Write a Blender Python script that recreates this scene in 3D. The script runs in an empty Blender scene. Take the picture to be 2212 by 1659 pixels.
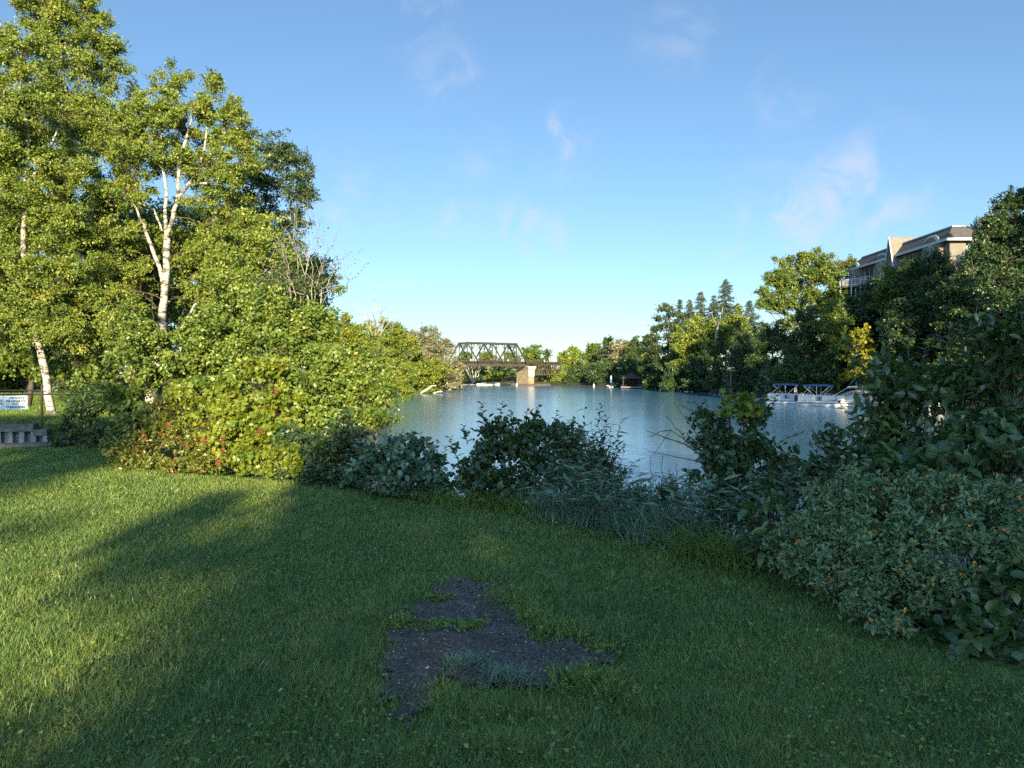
import bpy, math, random
import numpy as np
from mathutils import Vector, Matrix

# ------------------------------------------------------------------ scene, camera, sky, sun
sc = bpy.context.scene
COL = sc.collection
RNG = np.random.default_rng(11)
R = math.radians

cam = bpy.data.cameras.new('camera')
cam.lens = 26.0
cam.sensor_width = 36.0
cam.clip_start = 0.05
cam.clip_end = 5000.0
cam_ob = bpy.data.objects.new('camera', cam)
cam_ob.location = (0, 0, 1.6)
cam_ob.rotation_euler = (R(90 - 0.85), 0, 0)
COL.objects.link(cam_ob)
sc.camera = cam_ob

SUN_EL = R(16.5)
SUN_AZ = R(174.5)          # clockwise from +Y: behind the camera, a little to its right
sun_pos = Vector((math.sin(SUN_AZ) * math.cos(SUN_EL), math.cos(SUN_AZ) * math.cos(SUN_EL), math.sin(SUN_EL)))
sl = bpy.data.lights.new('sun', 'SUN')
sl.energy = 5.0
sl.angle = R(0.55)
sl.color = (1.0, 0.85, 0.52)
so = bpy.data.objects.new('sun', sl)
so.rotation_euler = (-sun_pos).to_track_quat('-Z', 'Y').to_euler()
so.location = (10, -60, 60)
COL.objects.link(so)

world = bpy.data.worlds.new('World')
sc.world = world
world.use_nodes = True
wn = world.node_tree
for n in list(wn.nodes):
    wn.nodes.remove(n)


def node(tree, kind, **kw):
    n = tree.nodes.new(kind)
    for k, v in kw.items():
        if k.startswith('i_'):
            n.inputs[k[2:].replace('_', ' ')].default_value = v
        else:
            setattr(n, k, v)
    return n


def pixel_dir(u, v):
    d = Vector(((u - 1106) / 1598.6, 1.0, (806 - v) / 1598.6))
    return d.normalized()


w_out = node(wn, 'ShaderNodeOutputWorld')
w_bg = node(wn, 'ShaderNodeBackground')
w_bg.inputs['Strength'].default_value = 0.05
sky = node(wn, 'ShaderNodeTexSky', sky_type='NISHITA', sun_disc=False)
sky.sun_elevation = SUN_EL
sky.sun_rotation = SUN_AZ
sky.altitude = 200.0
sky.air_density = 1.0
sky.dust_density = 0.15
sky.ozone_density = 2.6
# thin pinkish cloud wisps: soft patches of the sky broken up by noise
w_tc = node(wn, 'ShaderNodeTexCoord')
w_noise = node(wn, 'ShaderNodeTexNoise', noise_dimensions='3D')
w_noise.inputs['Scale'].default_value = 15.0
w_noise.inputs['Detail'].default_value = 7.0
w_noise.inputs['Roughness'].default_value = 0.62
w_noise.inputs['Distortion'].default_value = 0.7
wn.links.new(w_tc.outputs['Generated'], w_noise.inputs['Vector'])
w_thr = node(wn, 'ShaderNodeMapRange', interpolation_type='SMOOTHSTEP')
w_thr.inputs['From Min'].default_value = 0.42
w_thr.inputs['From Max'].default_value = 0.75
wn.links.new(w_noise.outputs['Fac'], w_thr.inputs['Value'])
acc = None
for (u, v, rad, amt) in [(1215, 300, .055, .9), (1150, 500, .075, .8), (965, 165, .07, .42), (1455, 90, .075, .28),
                         (1690, 480, .10, .9), (1850, 420, .11, .8), (880, 10, .08, .6), (760, 430, .09, .5),
                         (1610, 560, .05, .8), (980, 470, .07, .5), (1220, 390, .06, .5), (1720, 220, .08, .35), (1030, 330, .06, .35)]:
    dist = node(wn, 'ShaderNodeVectorMath', operation='DISTANCE')
    dist.inputs[1].default_value = pixel_dir(u, v)
    wn.links.new(w_tc.outputs['Generated'], dist.inputs[0])
    mr = node(wn, 'ShaderNodeMapRange', interpolation_type='SMOOTHSTEP')
    mr.inputs['From Min'].default_value = rad
    mr.inputs['From Max'].default_value = rad * 0.1
    mr.inputs['To Max'].default_value = amt * .8
    wn.links.new(dist.outputs['Value'], mr.inputs['Value'])
    if acc is None:
        acc = mr.outputs['Result']
    else:
        mx = node(wn, 'ShaderNodeMath', operation='MAXIMUM')
        wn.links.new(acc, mx.inputs[0])
        wn.links.new(mr.outputs['Result'], mx.inputs[1])
        acc = mx.outputs[0]
w_mul = node(wn, 'ShaderNodeMath', operation='MULTIPLY')
wn.links.new(acc, w_mul.inputs[0])
wn.links.new(w_thr.outputs['Result'], w_mul.inputs[1])
w_mix = node(wn, 'ShaderNodeMixRGB', blend_type='MIX')
w_mix.inputs['Color2'].default_value = (4.2, 4.4, 4.9, 1)
wn.links.new(w_mul.outputs[0], w_mix.inputs['Fac'])
w_gam = node(wn, 'ShaderNodeGamma')
w_gam.inputs['Gamma'].default_value = 0.82
wn.links.new(sky.outputs['Color'], w_gam.inputs['Color'])
w_tint = node(wn, 'ShaderNodeMixRGB', blend_type='MULTIPLY')
w_tint.inputs['Fac'].default_value = 1.0
w_tint.inputs['Color2'].default_value = (.965, 1.185, 1.35, 1)
wn.links.new(w_gam.outputs['Color'], w_tint.inputs['Color1'])
# sky on the sun's side, behind the viewer, brightened to fill the shade
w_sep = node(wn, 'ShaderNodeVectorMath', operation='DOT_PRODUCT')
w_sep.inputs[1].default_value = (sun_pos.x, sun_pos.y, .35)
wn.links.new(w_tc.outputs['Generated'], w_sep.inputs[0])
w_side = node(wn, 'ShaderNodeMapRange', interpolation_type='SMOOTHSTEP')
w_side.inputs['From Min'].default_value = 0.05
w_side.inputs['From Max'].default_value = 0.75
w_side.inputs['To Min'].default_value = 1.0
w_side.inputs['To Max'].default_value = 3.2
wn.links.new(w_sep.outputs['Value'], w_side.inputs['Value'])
w_fill = node(wn, 'ShaderNodeVectorMath', operation='SCALE')
wn.links.new(w_tint.outputs['Color'], w_fill.inputs[0])
wn.links.new(w_side.outputs['Result'], w_fill.inputs['Scale'])
wn.links.new(w_fill.outputs['Vector'], w_mix.inputs['Color1'])
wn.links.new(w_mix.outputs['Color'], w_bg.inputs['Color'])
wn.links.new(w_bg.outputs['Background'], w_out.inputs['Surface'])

vs = sc.view_settings
vs.view_transform = 'Standard'
vs.look = 'None'
vs.exposure = 1.9
vs.gamma = 1.0
vs.use_curve_mapping = False
sc.cycles.max_bounces = 8
sc.cycles.diffuse_bounces = 4
sc.cycles.glossy_bounces = 2
sc.cycles.transmission_bounces = 3
sc.cycles.sample_clamp_indirect = 4.0
sc.cycles.use_denoising = False


# ------------------------------------------------------------------ materials
def new_mat(name):
    m = bpy.data.materials.new(name)
    m.use_nodes = True
    nt = m.node_tree
    for n in list(nt.nodes):
        nt.nodes.remove(n)
    out = nt.nodes.new('ShaderNodeOutputMaterial')
    return m, nt, out


def ramp(nt, stops):
    r = nt.nodes.new('ShaderNodeValToRGB')
    e = r.color_ramp.elements
    e[0].position, e[0].color = stops[0][0], (*stops[0][1], 1)
    e[1].position, e[1].color = stops[-1][0], (*stops[-1][1], 1)
    for p, c in stops[1:-1]:
        x = e.new(p)
        x.color = (*c, 1)
    return r


def leaf_mat(name, stops, rough=0.45, spec=0.4, transl=0.28):
    m, nt, out = new_mat(name)
    at = node(nt, 'ShaderNodeAttribute', attribute_name='tint')
    rp = ramp(nt, stops)
    nt.links.new(at.outputs['Fac'], rp.inputs['Fac'])
    p = node(nt, 'ShaderNodeBsdfPrincipled')
    p.inputs['Roughness'].default_value = rough
    p.inputs['Specular IOR Level'].default_value = spec
    nt.links.new(rp.outputs['Color'], p.inputs['Base Color'])
    if transl > 0:
        t = node(nt, 'ShaderNodeBsdfTranslucent')
        hs = node(nt, 'ShaderNodeMixRGB', blend_type='MULTIPLY')
        hs.inputs['Fac'].default_value = 1.0
        hs.inputs['Color2'].default_value = (1.25, 1.2, 0.6, 1)
        nt.links.new(rp.outputs['Color'], hs.inputs['Color1'])
        nt.links.new(hs.outputs['Color'], t.inputs['Color'])
        mix = node(nt, 'ShaderNodeMixShader')
        mix.inputs['Fac'].default_value = transl
        nt.links.new(p.outputs['BSDF'], mix.inputs[1])
        nt.links.new(t.outputs['BSDF'], mix.inputs[2])
        nt.links.new(mix.outputs['Shader'], out.inputs['Surface'])
    else:
        nt.links.new(p.outputs['BSDF'], out.inputs['Surface'])
    return m


def noise_mat(name, c1, c2, scale=8.0, rough=0.8, bump=0.0, detail=6.0, stretch=(1, 1, 1), lo=0.35, hi=0.65, metallic=0.0, spec=0.3):
    m, nt, out = new_mat(name)
    tc = node(nt, 'ShaderNodeTexCoord')
    mp = node(nt, 'ShaderNodeMapping')
    mp.inputs['Scale'].default_value = stretch
    nz = node(nt, 'ShaderNodeTexNoise')
    nz.inputs['Scale'].default_value = scale
    nz.inputs['Detail'].default_value = detail
    nt.links.new(tc.outputs['Object'], mp.inputs['Vector'])
    nt.links.new(mp.outputs['Vector'], nz.inputs['Vector'])
    rp = ramp(nt, [(lo, c1), (hi, c2)])
    nt.links.new(nz.outputs['Fac'], rp.inputs['Fac'])
    p = node(nt, 'ShaderNodeBsdfPrincipled')
    p.inputs['Roughness'].default_value = rough
    p.inputs['Metallic'].default_value = metallic
    p.inputs['Specular IOR Level'].default_value = spec
    nt.links.new(rp.outputs['Color'], p.inputs['Base Color'])
    if bump > 0:
        b = node(nt, 'ShaderNodeBump')
        b.inputs['Strength'].default_value = bump
        b.inputs['Distance'].default_value = 0.05
        nt.links.new(nz.outputs['Fac'], b.inputs['Height'])
        nt.links.new(b.outputs['Normal'], p.inputs['Normal'])
    nt.links.new(p.outputs['BSDF'], out.inputs['Surface'])
    return m


M = {}
M['birch_leaf'] = leaf_mat('birch_leaf', [(0, (.085, .125, .018)), (.5, (.140, .180, .025)), (.93, (.185, .210, .034)), (1, (.30, .25, .035))])
M['alder_leaf'] = leaf_mat('alder_leaf', [(0, (.030, .055, .020)), (.6, (.055, .085, .026)), (1, (.085, .110, .03))])
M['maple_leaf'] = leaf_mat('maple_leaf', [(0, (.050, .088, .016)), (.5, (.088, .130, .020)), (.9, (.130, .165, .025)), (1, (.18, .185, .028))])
M['lime_leaf'] = leaf_mat('lime_leaf', [(0, (.078, .120, .012)), (.5, (.130, .165, .016)), (1, (.20, .20, .018))])
M['yellow_leaf'] = leaf_mat('yellow_leaf', [(0, (.12, .135, .010)), (.5, (.20, .20, .016)), (1, (.26, .23, .02))])
M['dark_leaf'] = leaf_mat('dark_leaf', [(0, (.022, .046, .015)), (.5, (.038, .070, .021)), (1, (.062, .098, .026))])  # dark species green, kept this dark to carry shade on the right bank
M['willow_leaf'] = leaf_mat('willow_leaf', [(0, (.11, .105, .055)), (.5, (.16, .15, .085)), (1, (.21, .19, .11))], transl=.2)
M['needle'] = leaf_mat('needle', [(0, (.020, .036, .016)), (.6, (.036, .056, .022)), (1, (.06, .075, .03))], transl=.1, rough=.6)
M['dogwood_leaf'] = leaf_mat('dogwood_leaf', [(0, (.070, .115, .018)), (.5, (.118, .162, .025)), (.93, (.160, .195, .034)), (1, (.23, .22, .06))], rough=.42, spec=.4)
M['red_leaf'] = leaf_mat('red_leaf', [(0, (.075, .100, .014)), (.5, (.11, .128, .018)), (.80, (.16, .14, .02)), (.9, (.21, .09, .035)), (1, (.24, .045, .035))], rough=.36, spec=.5)
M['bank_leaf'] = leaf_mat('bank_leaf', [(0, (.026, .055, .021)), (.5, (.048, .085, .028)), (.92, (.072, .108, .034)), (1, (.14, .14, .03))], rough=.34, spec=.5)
M['pale_leaf'] = leaf_mat('pale_leaf', [(0, (.045, .085, .040)), (.6, (.08, .13, .065)), (1, (.20, .27, .19))], rough=.38, spec=.5)
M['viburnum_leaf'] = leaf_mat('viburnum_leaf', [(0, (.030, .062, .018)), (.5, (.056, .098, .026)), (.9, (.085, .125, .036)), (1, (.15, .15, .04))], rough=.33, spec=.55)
M['jewel_leaf'] = leaf_mat('jewel_leaf', [(0, (.080, .135, .058)), (.5, (.138, .195, .085)), (.96, (.20, .26, .13)), (1, (.28, .21, .04))], rough=.5, spec=.3)
M['reed_leaf'] = leaf_mat('reed_leaf', [(0, (.075, .130, .070)), (.5, (.120, .185, .110)), (.93, (.17, .235, .15)), (1, (.24, .21, .10))], rough=.4, spec=.45)
M['grass_leaf'] = leaf_mat('grass_leaf', [(0, (.072, .134, .030)), (.5, (.138, .200, .042)), (.9, (.195, .235, .052)), (1, (.26, .24, .12))], rough=.42, spec=.5, transl=.35)
M['tuft_leaf'] = leaf_mat('tuft_leaf', [(0, (.065, .115, .018)), (.6, (.13, .18, .024)), (1, (.22, .21, .03))], rough=.5, transl=.2)
M['flower'] = leaf_mat('flower', [(0, (.55, .16, .015)), (1, (.75, .30, .02))], transl=.2)
M['berry'] = leaf_mat('berry', [(0, (.15, .030, .018)), (1, (.24, .07, .03))], transl=.1)
M['violet_flower'] = leaf_mat('violet_flower', [(0, (.30, .2, .5)), (1, (.5, .4, .7))], transl=.2)
M['bark'] = noise_mat('bark', (.035, .028, .020), (.085, .07, .055), 10, .9, .5, stretch=(1, 1, .25))
M['twig'] = noise_mat('twig', (.055, .040, .028), (.10, .08, .06), 6, .85)
M['grey_twig'] = noise_mat('grey_twig', (.16, .14, .12), (.26, .23, .20), 6, .85)
M['dead_wood'] = noise_mat('dead_wood', (.42, .37, .30), (.62, .56, .47), 3, .85)


def birch_mat():
    m, nt, out = new_mat('birch_bark')
    tc = node(nt, 'ShaderNodeTexCoord')
    mp = node(nt, 'ShaderNodeMapping')
    mp.inputs['Scale'].default_value = (4.0, 4.0, 11.0)
    nz = node(nt, 'ShaderNodeTexNoise')
    nz.inputs['Scale'].default_value = 1.0
    nz.inputs['Detail'].default_value = 5.0
    nz.inputs['Roughness'].default_value = .7
    nt.links.new(tc.outputs['Object'], mp.inputs['Vector'])
    nt.links.new(mp.outputs['Vector'], nz.inputs['Vector'])
    rp = ramp(nt, [(0, (.03, .025, .02)), (.45, (.06, .05, .04)), (.51, (.30, .27, .23)), (1, (.43, .395, .35))])
    nt.links.new(nz.outputs['Fac'], rp.inputs['Fac'])
    p = node(nt, 'ShaderNodeBsdfPrincipled')
    p.inputs['Roughness'].default_value = .7
    nt.links.new(rp.outputs['Color'], p.inputs['Base Color'])
    nt.links.new(p.outputs['BSDF'], out.inputs['Surface'])
    return m


M['birch_bark'] = birch_mat()


# ------------------------------------------------------------------ helpers: mapping, objects, meshes
def P(u, v, d):
    """a point of the place, from a reading in the 2212 px wide view and its distance ahead"""
    return np.array([(u - 1106) / 1598.6 * d, d, 1.6 + (806 - v) / 1598.6 * d])


def PX(u, d):
    return (u - 1106) / 1598.6 * d


def sstep(a, b, x):
    t = np.clip((np.asarray(x, float) - a) / (b - a), 0, 1)
    return t * t * (3 - 2 * t)


def thing(name, label, cat, loc=(0, 0, 0), rotz=0.0, group=None):
    o = bpy.data.objects.new(name, None)
    o.empty_display_size = 0.3
    o.location = tuple(float(c) for c in loc)
    o.rotation_euler = (0, 0, rotz)
    o['label'] = label
    o['category'] = cat
    if group:
        o['group'] = group
    COL.objects.link(o)
    return o


def tag(o, label=None, cat=None, group=None, kind=None):
    if label:
        o['label'] = label
    if cat:
        o['category'] = cat
    if group:
        o['group'] = group
    if kind:
        o['kind'] = kind
    return o


def root_of(o):
    while o.parent is not None:
        o = o.parent
    return o


def tri_mesh(name, V, T, mat, parent=None, tint=None, local=False, smooth=False):
    """one mesh object of triangles from arrays; world coordinates unless local"""
    V = np.asarray(V, np.float32).reshape(-1, 3)
    T = np.asarray(T, np.int32).reshape(-1, 3)
    if parent is not None and not local:
        V = V - np.array(root_of(parent).location, np.float32)
    me = bpy.data.meshes.new(name)
    me.vertices.add(len(V))
    me.vertices.foreach_set('co', V.ravel())
    me.loops.add(T.size)
    me.loops.foreach_set('vertex_index', T.ravel())
    me.polygons.add(len(T))
    me.polygons.foreach_set('loop_start', np.arange(0, T.size, 3, dtype=np.int32))
    try:
        me.polygons.foreach_set('loop_total', np.full(len(T), 3, np.int32))
    except Exception:
        pass
    if smooth:
        me.polygons.foreach_set('use_smooth', np.ones(len(T), bool))
    if tint is not None:
        a = me.attributes.new('tint', 'FLOAT', 'POINT')
        a.data.foreach_set('value', np.asarray(tint, np.float32))
    me.update(calc_edges=True)
    me.materials.append(mat)
    o = bpy.data.objects.new(name, me)
    COL.objects.link(o)
    if parent is not None:
        o.parent = parent
    return o


class MB:
    """collects boxes, bars, tubes and polygons; build() links them as ONE mesh object"""

    def __init__(self):
        self.v, self.f = [], []

    def poly(self, verts, faces):
        b = len(self.v)
        self.v += [tuple(float(c) for c in p) for p in verts]
        self.f += [tuple(i + b for i in f) for f in faces]
        return self

    def box(self, c, s, rz=0.0):
        x, y, z = s[0] / 2, s[1] / 2, s[2] / 2
        cs, sn = math.cos(rz), math.sin(rz)
        vv = []
        for dx, dy, dz in ((-x, -y, -z), (x, -y, -z), (x, y, -z), (-x, y, -z), (-x, -y, z), (x, -y, z), (x, y, z), (-x, y, z)):
            vv.append((c[0] + dx * cs - dy * sn, c[1] + dx * sn + dy * cs, c[2] + dz))
        return self.poly(vv, [(0, 3, 2, 1), (4, 5, 6, 7), (0, 1, 5, 4), (1, 2, 6, 5), (2, 3, 7, 6), (3, 0, 4, 7)])

    def bar(self, a, b, w, h=None, up=(0, 0, 1)):
        h = h or w
        a, b = Vector(a), Vector(b)
        d = (b - a).normalized()
        upv = Vector(up)
        if abs(d.dot(upv)) > .98:
            upv = Vector((0, 1, 0))
        s = d.cross(upv).normalized() * (w / 2)
        t = s.cross(d).normalized() * (h / 2)
        vv = [a - s - t, a + s - t, a + s + t, a - s + t, b - s - t, b + s - t, b + s + t, b - s + t]
        return self.poly(vv, [(0, 3, 2, 1), (4, 5, 6, 7), (0, 1, 5, 4), (1, 2, 6, 5), (2, 3, 7, 6), (3, 0, 4, 7)])

    def tube(self, pts, radii, sides=6, cap=True):
        pts = [Vector([float(c) for c in p]) for p in pts]
        if not hasattr(radii, '__len__'):
            radii = [radii] * len(pts)
        b = len(self.v)
        ref = Vector((0.31, 0.23, 0.92))
        for i, p in enumerate(pts):
            d = (pts[min(i + 1, len(pts) - 1)] - pts[max(i - 1, 0)]).normalized()
            s = d.cross(ref)
            if s.length < .1:
                s = d.cross(Vector((1, 0, 0)))
            s.normalize()
            t = d.cross(s)
            for k in range(sides):
                a = 2 * math.pi * k / sides
                q = p + (s * math.cos(a) + t * math.sin(a)) * radii[i]
                self.v.append((q.x, q.y, q.z))
        for i in range(len(pts) - 1):
            for k in range(sides):
                k2 = (k + 1) % sides
                self.f.append((b + i * sides + k, b + i * sides + k2, b + (i + 1) * sides + k2, b + (i + 1) * sides + k))
        if cap:
            self.f.append(tuple(b + k for k in range(sides))[::-1])
            self.f.append(tuple(b + (len(pts) - 1) * sides + k for k in range(sides)))
        return self

    def prism(self, outline, axis, a, b):
        """extrude a closed 2-D outline along axis 'x','y' or 'z' from a to b"""
        n = len(outline)
        ins = {'x': lambda p, t: (t, p[0], p[1]), 'y': lambda p, t: (p[0], t, p[1]), 'z': lambda p, t: (p[0], p[1], t)}[axis]
        vv = [ins(p, a) for p in outline] + [ins(p, b) for p in outline]
        ff = [tuple(range(n))[::-1], tuple(range(n, 2 * n))] + [(i, (i + 1) % n, n + (i + 1) % n, n + i) for i in range(n)]
        return self.poly(vv, ff)

    def build(self, name, mat, parent=None, world=False, smooth=False):
        vv = self.v
        if parent is not None and world:
            l = root_of(parent).location
            vv = [(p[0] - l.x, p[1] - l.y, p[2] - l.z) for p in vv]
        me = bpy.data.meshes.new(name)
        me.from_pydata(vv, [], self.f)
        me.validate()
        me.materials.append(mat)
        if smooth:
            for p in me.polygons:
                p.use_smooth = True
        o = bpy.data.objects.new(name, me)
        COL.objects.link(o)
        if parent is not None:
            o.parent = parent
        return o


# ------------------------------------------------------------------ the lie of the land
WATER_Z = -2.4
RIVER = np.array([(-9, 24), (-5.2, 17), (-2.6, 14.2), (0, 12.4), (2.4, 11), (4.2, 9.2), (5.4, 7), (6.3, 5), (7.5, 2), (9.5, -5), (16, -25), (30, -60),
                  (105, -60), (92, -20), (47, 18), (40.5, 48), (41, 62), (47, 76), (45.5, 88), (43.5, 100), (40, 115), (40, 135), (39, 164), (33, 200), (20, 230), (12, 243),
                  (-10, 246), (-60, 252), (-60, 226), (-30, 216), (-13.8, 204), (-14.2, 190), (-16.2, 165), (-18.2, 140), (-18.2, 123), (-14.4, 88), (-12.6, 70), (-11.2, 45)], float)


def river_sd(x, y):
    """distance to the waterline: positive on land, negative over water"""
    x, y = np.asarray(x, float), np.asarray(y, float)
    best = np.full(x.shape, 1e9)
    ins = np.zeros(x.shape, bool)
    n = len(RIVER)
    for i in range(n):
        ax, ay = RIVER[i]
        bx, by = RIVER[(i + 1) % n]
        dx, dy = bx - ax, by - ay
        t = np.clip(((x - ax) * dx + (y - ay) * dy) / (dx * dx + dy * dy), 0, 1)
        best = np.minimum(best, np.hypot(x - ax - t * dx, y - ay - t * dy))
        if ay != by:
            c = ((ay > y) != (by > y)) & (x < (bx - ax) * (y - ay) / (by - ay) + ax)
            ins ^= c
    return np.where(ins, -best, best)


def land_z(x, y):
    x, y = np.asarray(x, float), np.asarray(y, float)
    sd = river_sd(x, y)
    # lawn side
    wall_y = 15.3 + (x + 14) * 0.29
    lift = 0.43 * sstep(0.14, 0.5, y - wall_y) * sstep(-8.2, -9.6, x)
    lift = lift + np.clip(y - 17, 0, 60) * 0.035 * sstep(-8.5, -14, x)
    und = 0.02 * np.sin(x * 1.3 + .5) * np.sin(y * 0.9) * sstep(4, 8, np.hypot(x, y - 3.5))
    lawn = lift + und
    z_l = WATER_Z + (lawn - WATER_Z) * sstep(0, 2.9, sd)
    left_far = sstep(26, 40, y) * sstep(0, -6, x)
    z_l2 = WATER_Z + 0.7 * sstep(0, 1.2, sd) + 2.2 * sstep(1, 14, sd)
    z = z_l * (1 - left_far) + z_l2 * left_far
    # right bank hill
    right = sstep(28, 34, x) * sstep(-80, -40, y) + sstep(205, 225, y) * sstep(-30, 0, x)
    right = np.clip(right, 0, 1)
    k = 1 - .62 * sstep(125, 175, y)
    z_r = WATER_Z + 0.9 * sstep(0, 1.5, sd) + (11.0 * k) * sstep(2, 26, sd)
    z = z * (1 - right) + z_r * right
    deep = WATER_Z - np.clip(-sd * .5, 0, 1.8) - .02
    return np.where(sd > 0, z, deep)


def lz(x, y):
    return float(land_z(np.array([x]), np.array([y]))[0])


def axis(segs):
    out = []
    for a, b, s in segs:
        out += list(np.arange(a, b, s))
    return np.array(sorted(set(np.round(out, 3))))


gx = axis([(-1500, -300, 150), (-300, -60, 12), (-60, -16, 1.5), (-16, 10, .25), (10, 20, .8), (20, 80, 1.6), (80, 200, 8), (200, 1501, 130)])
gy = axis([(-600, -60, 60), (-60, -4, 2), (-4, 20, .25), (20, 60, 1.2), (60, 270, 2.2), (270, 400, 12), (400, 2001, 160)])
XX, YY = np.meshgrid(gx, gy)
ZZ = land_z(XX, YY)
nx, ny = len(gx), len(gy)
V = np.stack([XX, YY, ZZ], -1).reshape(-1, 3)
i0 = (np.arange(ny - 1)[:, None] * nx + np.arange(nx - 1)[None, :]).ravel()
T = np.concatenate([np.stack([i0, i0 + 1, i0 + nx + 1], 1), np.stack([i0, i0 + nx + 1, i0 + nx], 1)])


def ground_mat():
    m, nt, out = new_mat('ground')
    geo = node(nt, 'ShaderNodeNewGeometry')
    n1 = node(nt, 'ShaderNodeTexNoise')
    n1.inputs['Scale'].default_value = 1.1
    n1.inputs['Detail'].default_value = 8
    n2 = node(nt, 'ShaderNodeTexNoise')
    n2.inputs['Scale'].default_value = 22
    n2.inputs['Detail'].default_value = 5
    nt.links.new(geo.outputs['Position'], n1.inputs['Vector'])
    nt.links.new(geo.outputs['Position'], n2.inputs['Vector'])
    r1 = ramp(nt, [(.3, (.045, .075, .018)), (.55, (.075, .11, .026)), (.75, (.085, .095, .032))])
    r2 = ramp(nt, [(.35, (.45, .45, .45)), (.65, (1.1, 1.1, 1.1))])
    nt.links.new(n1.outputs['Fac'], r1.inputs['Fac'])
    nt.links.new(n2.outputs['Fac'], r2.inputs['Fac'])
    mu = node(nt, 'ShaderNodeMixRGB', blend_type='MULTIPLY')
    mu.inputs['Fac'].default_value = 1
    nt.links.new(r1.outputs['Color'], mu.inputs['Color1'])
    nt.links.new(r2.outputs['Color'], mu.inputs['Color2'])
    # bare soil where the bank falls to the water
    sep = node(nt, 'ShaderNodeSeparateXYZ')
    nt.links.new(geo.outputs['Position'], sep.inputs[0])
    mr = node(nt, 'ShaderNodeMapRange')
    mr.inputs['From Min'].default_value = -1.9
    mr.inputs['From Max'].default_value = -0.4
    nt.links.new(sep.outputs['Z'], mr.inputs['Value'])
    mix = node(nt, 'ShaderNodeMixRGB')
    mix.inputs['Color1'].default_value = (.045, .036, .024, 1)
    nt.links.new(mr.outputs['Result'], mix.inputs['Fac'])
    nt.links.new(mu.outputs['Color'], mix.inputs['Color2'])
    p = node(nt, 'ShaderNodeBsdfPrincipled')
    p.inputs['Roughness'].default_value = .95
    p.inputs['Specular IOR Level'].default_value = .1
    nt.links.new(mix.outputs['Color'], p.inputs['Base Color'])
    b = node(nt, 'ShaderNodeBump')
    b.inputs['Strength'].default_value = .6
    b.inputs['Distance'].default_value = .04
    nt.links.new(n2.outputs['Fac'], b.inputs['Height'])
    nt.links.new(b.outputs['Normal'], p.inputs['Normal'])
    nt.links.new(p.outputs['BSDF'], out.inputs['Surface'])
    return m


tag(tri_mesh('ground', V, T, ground_mat(), smooth=True), kind='structure')


def water_mat():
    m, nt, out = new_mat('water')
    geo = node(nt, 'ShaderNodeNewGeometry')
    mp = node(nt, 'ShaderNodeMapping')
    mp.inputs['Scale'].default_value = (.75, 2.3, 1.0)
    mp.inputs['Rotation'].default_value = (0, 0, R(8))
    nt.links.new(geo.outputs['Position'], mp.inputs['Vector'])
    n1 = node(nt, 'ShaderNodeTexNoise')
    n1.inputs['Scale'].default_value = 1.3
    n1.inputs['Detail'].default_value = 4
    n1.inputs['Roughness'].default_value = .55
    nt.links.new(mp.outputs['Vector'], n1.inputs['Vector'])
    n2 = node(nt, 'ShaderNodeTexNoise')
    n2.inputs['Scale'].default_value = .045
    n2.inputs['Detail'].default_value = 3
    nt.links.new(geo.outputs['Position'], n2.inputs['Vector'])
    mr = node(nt, 'ShaderNodeMapRange')
    mr.inputs['From Min'].default_value = .40
    mr.inputs['From Max'].default_value = .60
    mr.inputs['To Min'].default_value = .16
    mr.inputs['To Max'].default_value = .44
    nt.links.new(n2.outputs['Fac'], mr.inputs['Value'])
    b = node(nt, 'ShaderNodeBump')
    b.inputs['Distance'].default_value = .055
    nt.links.new(mr.outputs['Result'], b.inputs['Strength'])
    nt.links.new(n1.outputs['Fac'], b.inputs['Height'])
    p = node(nt, 'ShaderNodeBsdfPrincipled')
    p.inputs['Base Color'].default_value = (.038, .108, .180, 1)
    p.inputs['Roughness'].default_value = .15
    p.inputs['IOR'].default_value = 1.8
    p.inputs['Specular IOR Level'].default_value = .5
    nt.links.new(b.outputs['Normal'], p.inputs['Normal'])
    nt.links.new(p.outputs['BSDF'], out.inputs['Surface'])
    return m


wm = MB()
wm.poly([(-90, -90, WATER_Z), (140, -90, WATER_Z), (140, 262, WATER_Z), (-90, 262, WATER_Z)], [(0, 1, 2, 3)])
tag(wm.build('river_water', water_mat()), kind='structure')

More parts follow.
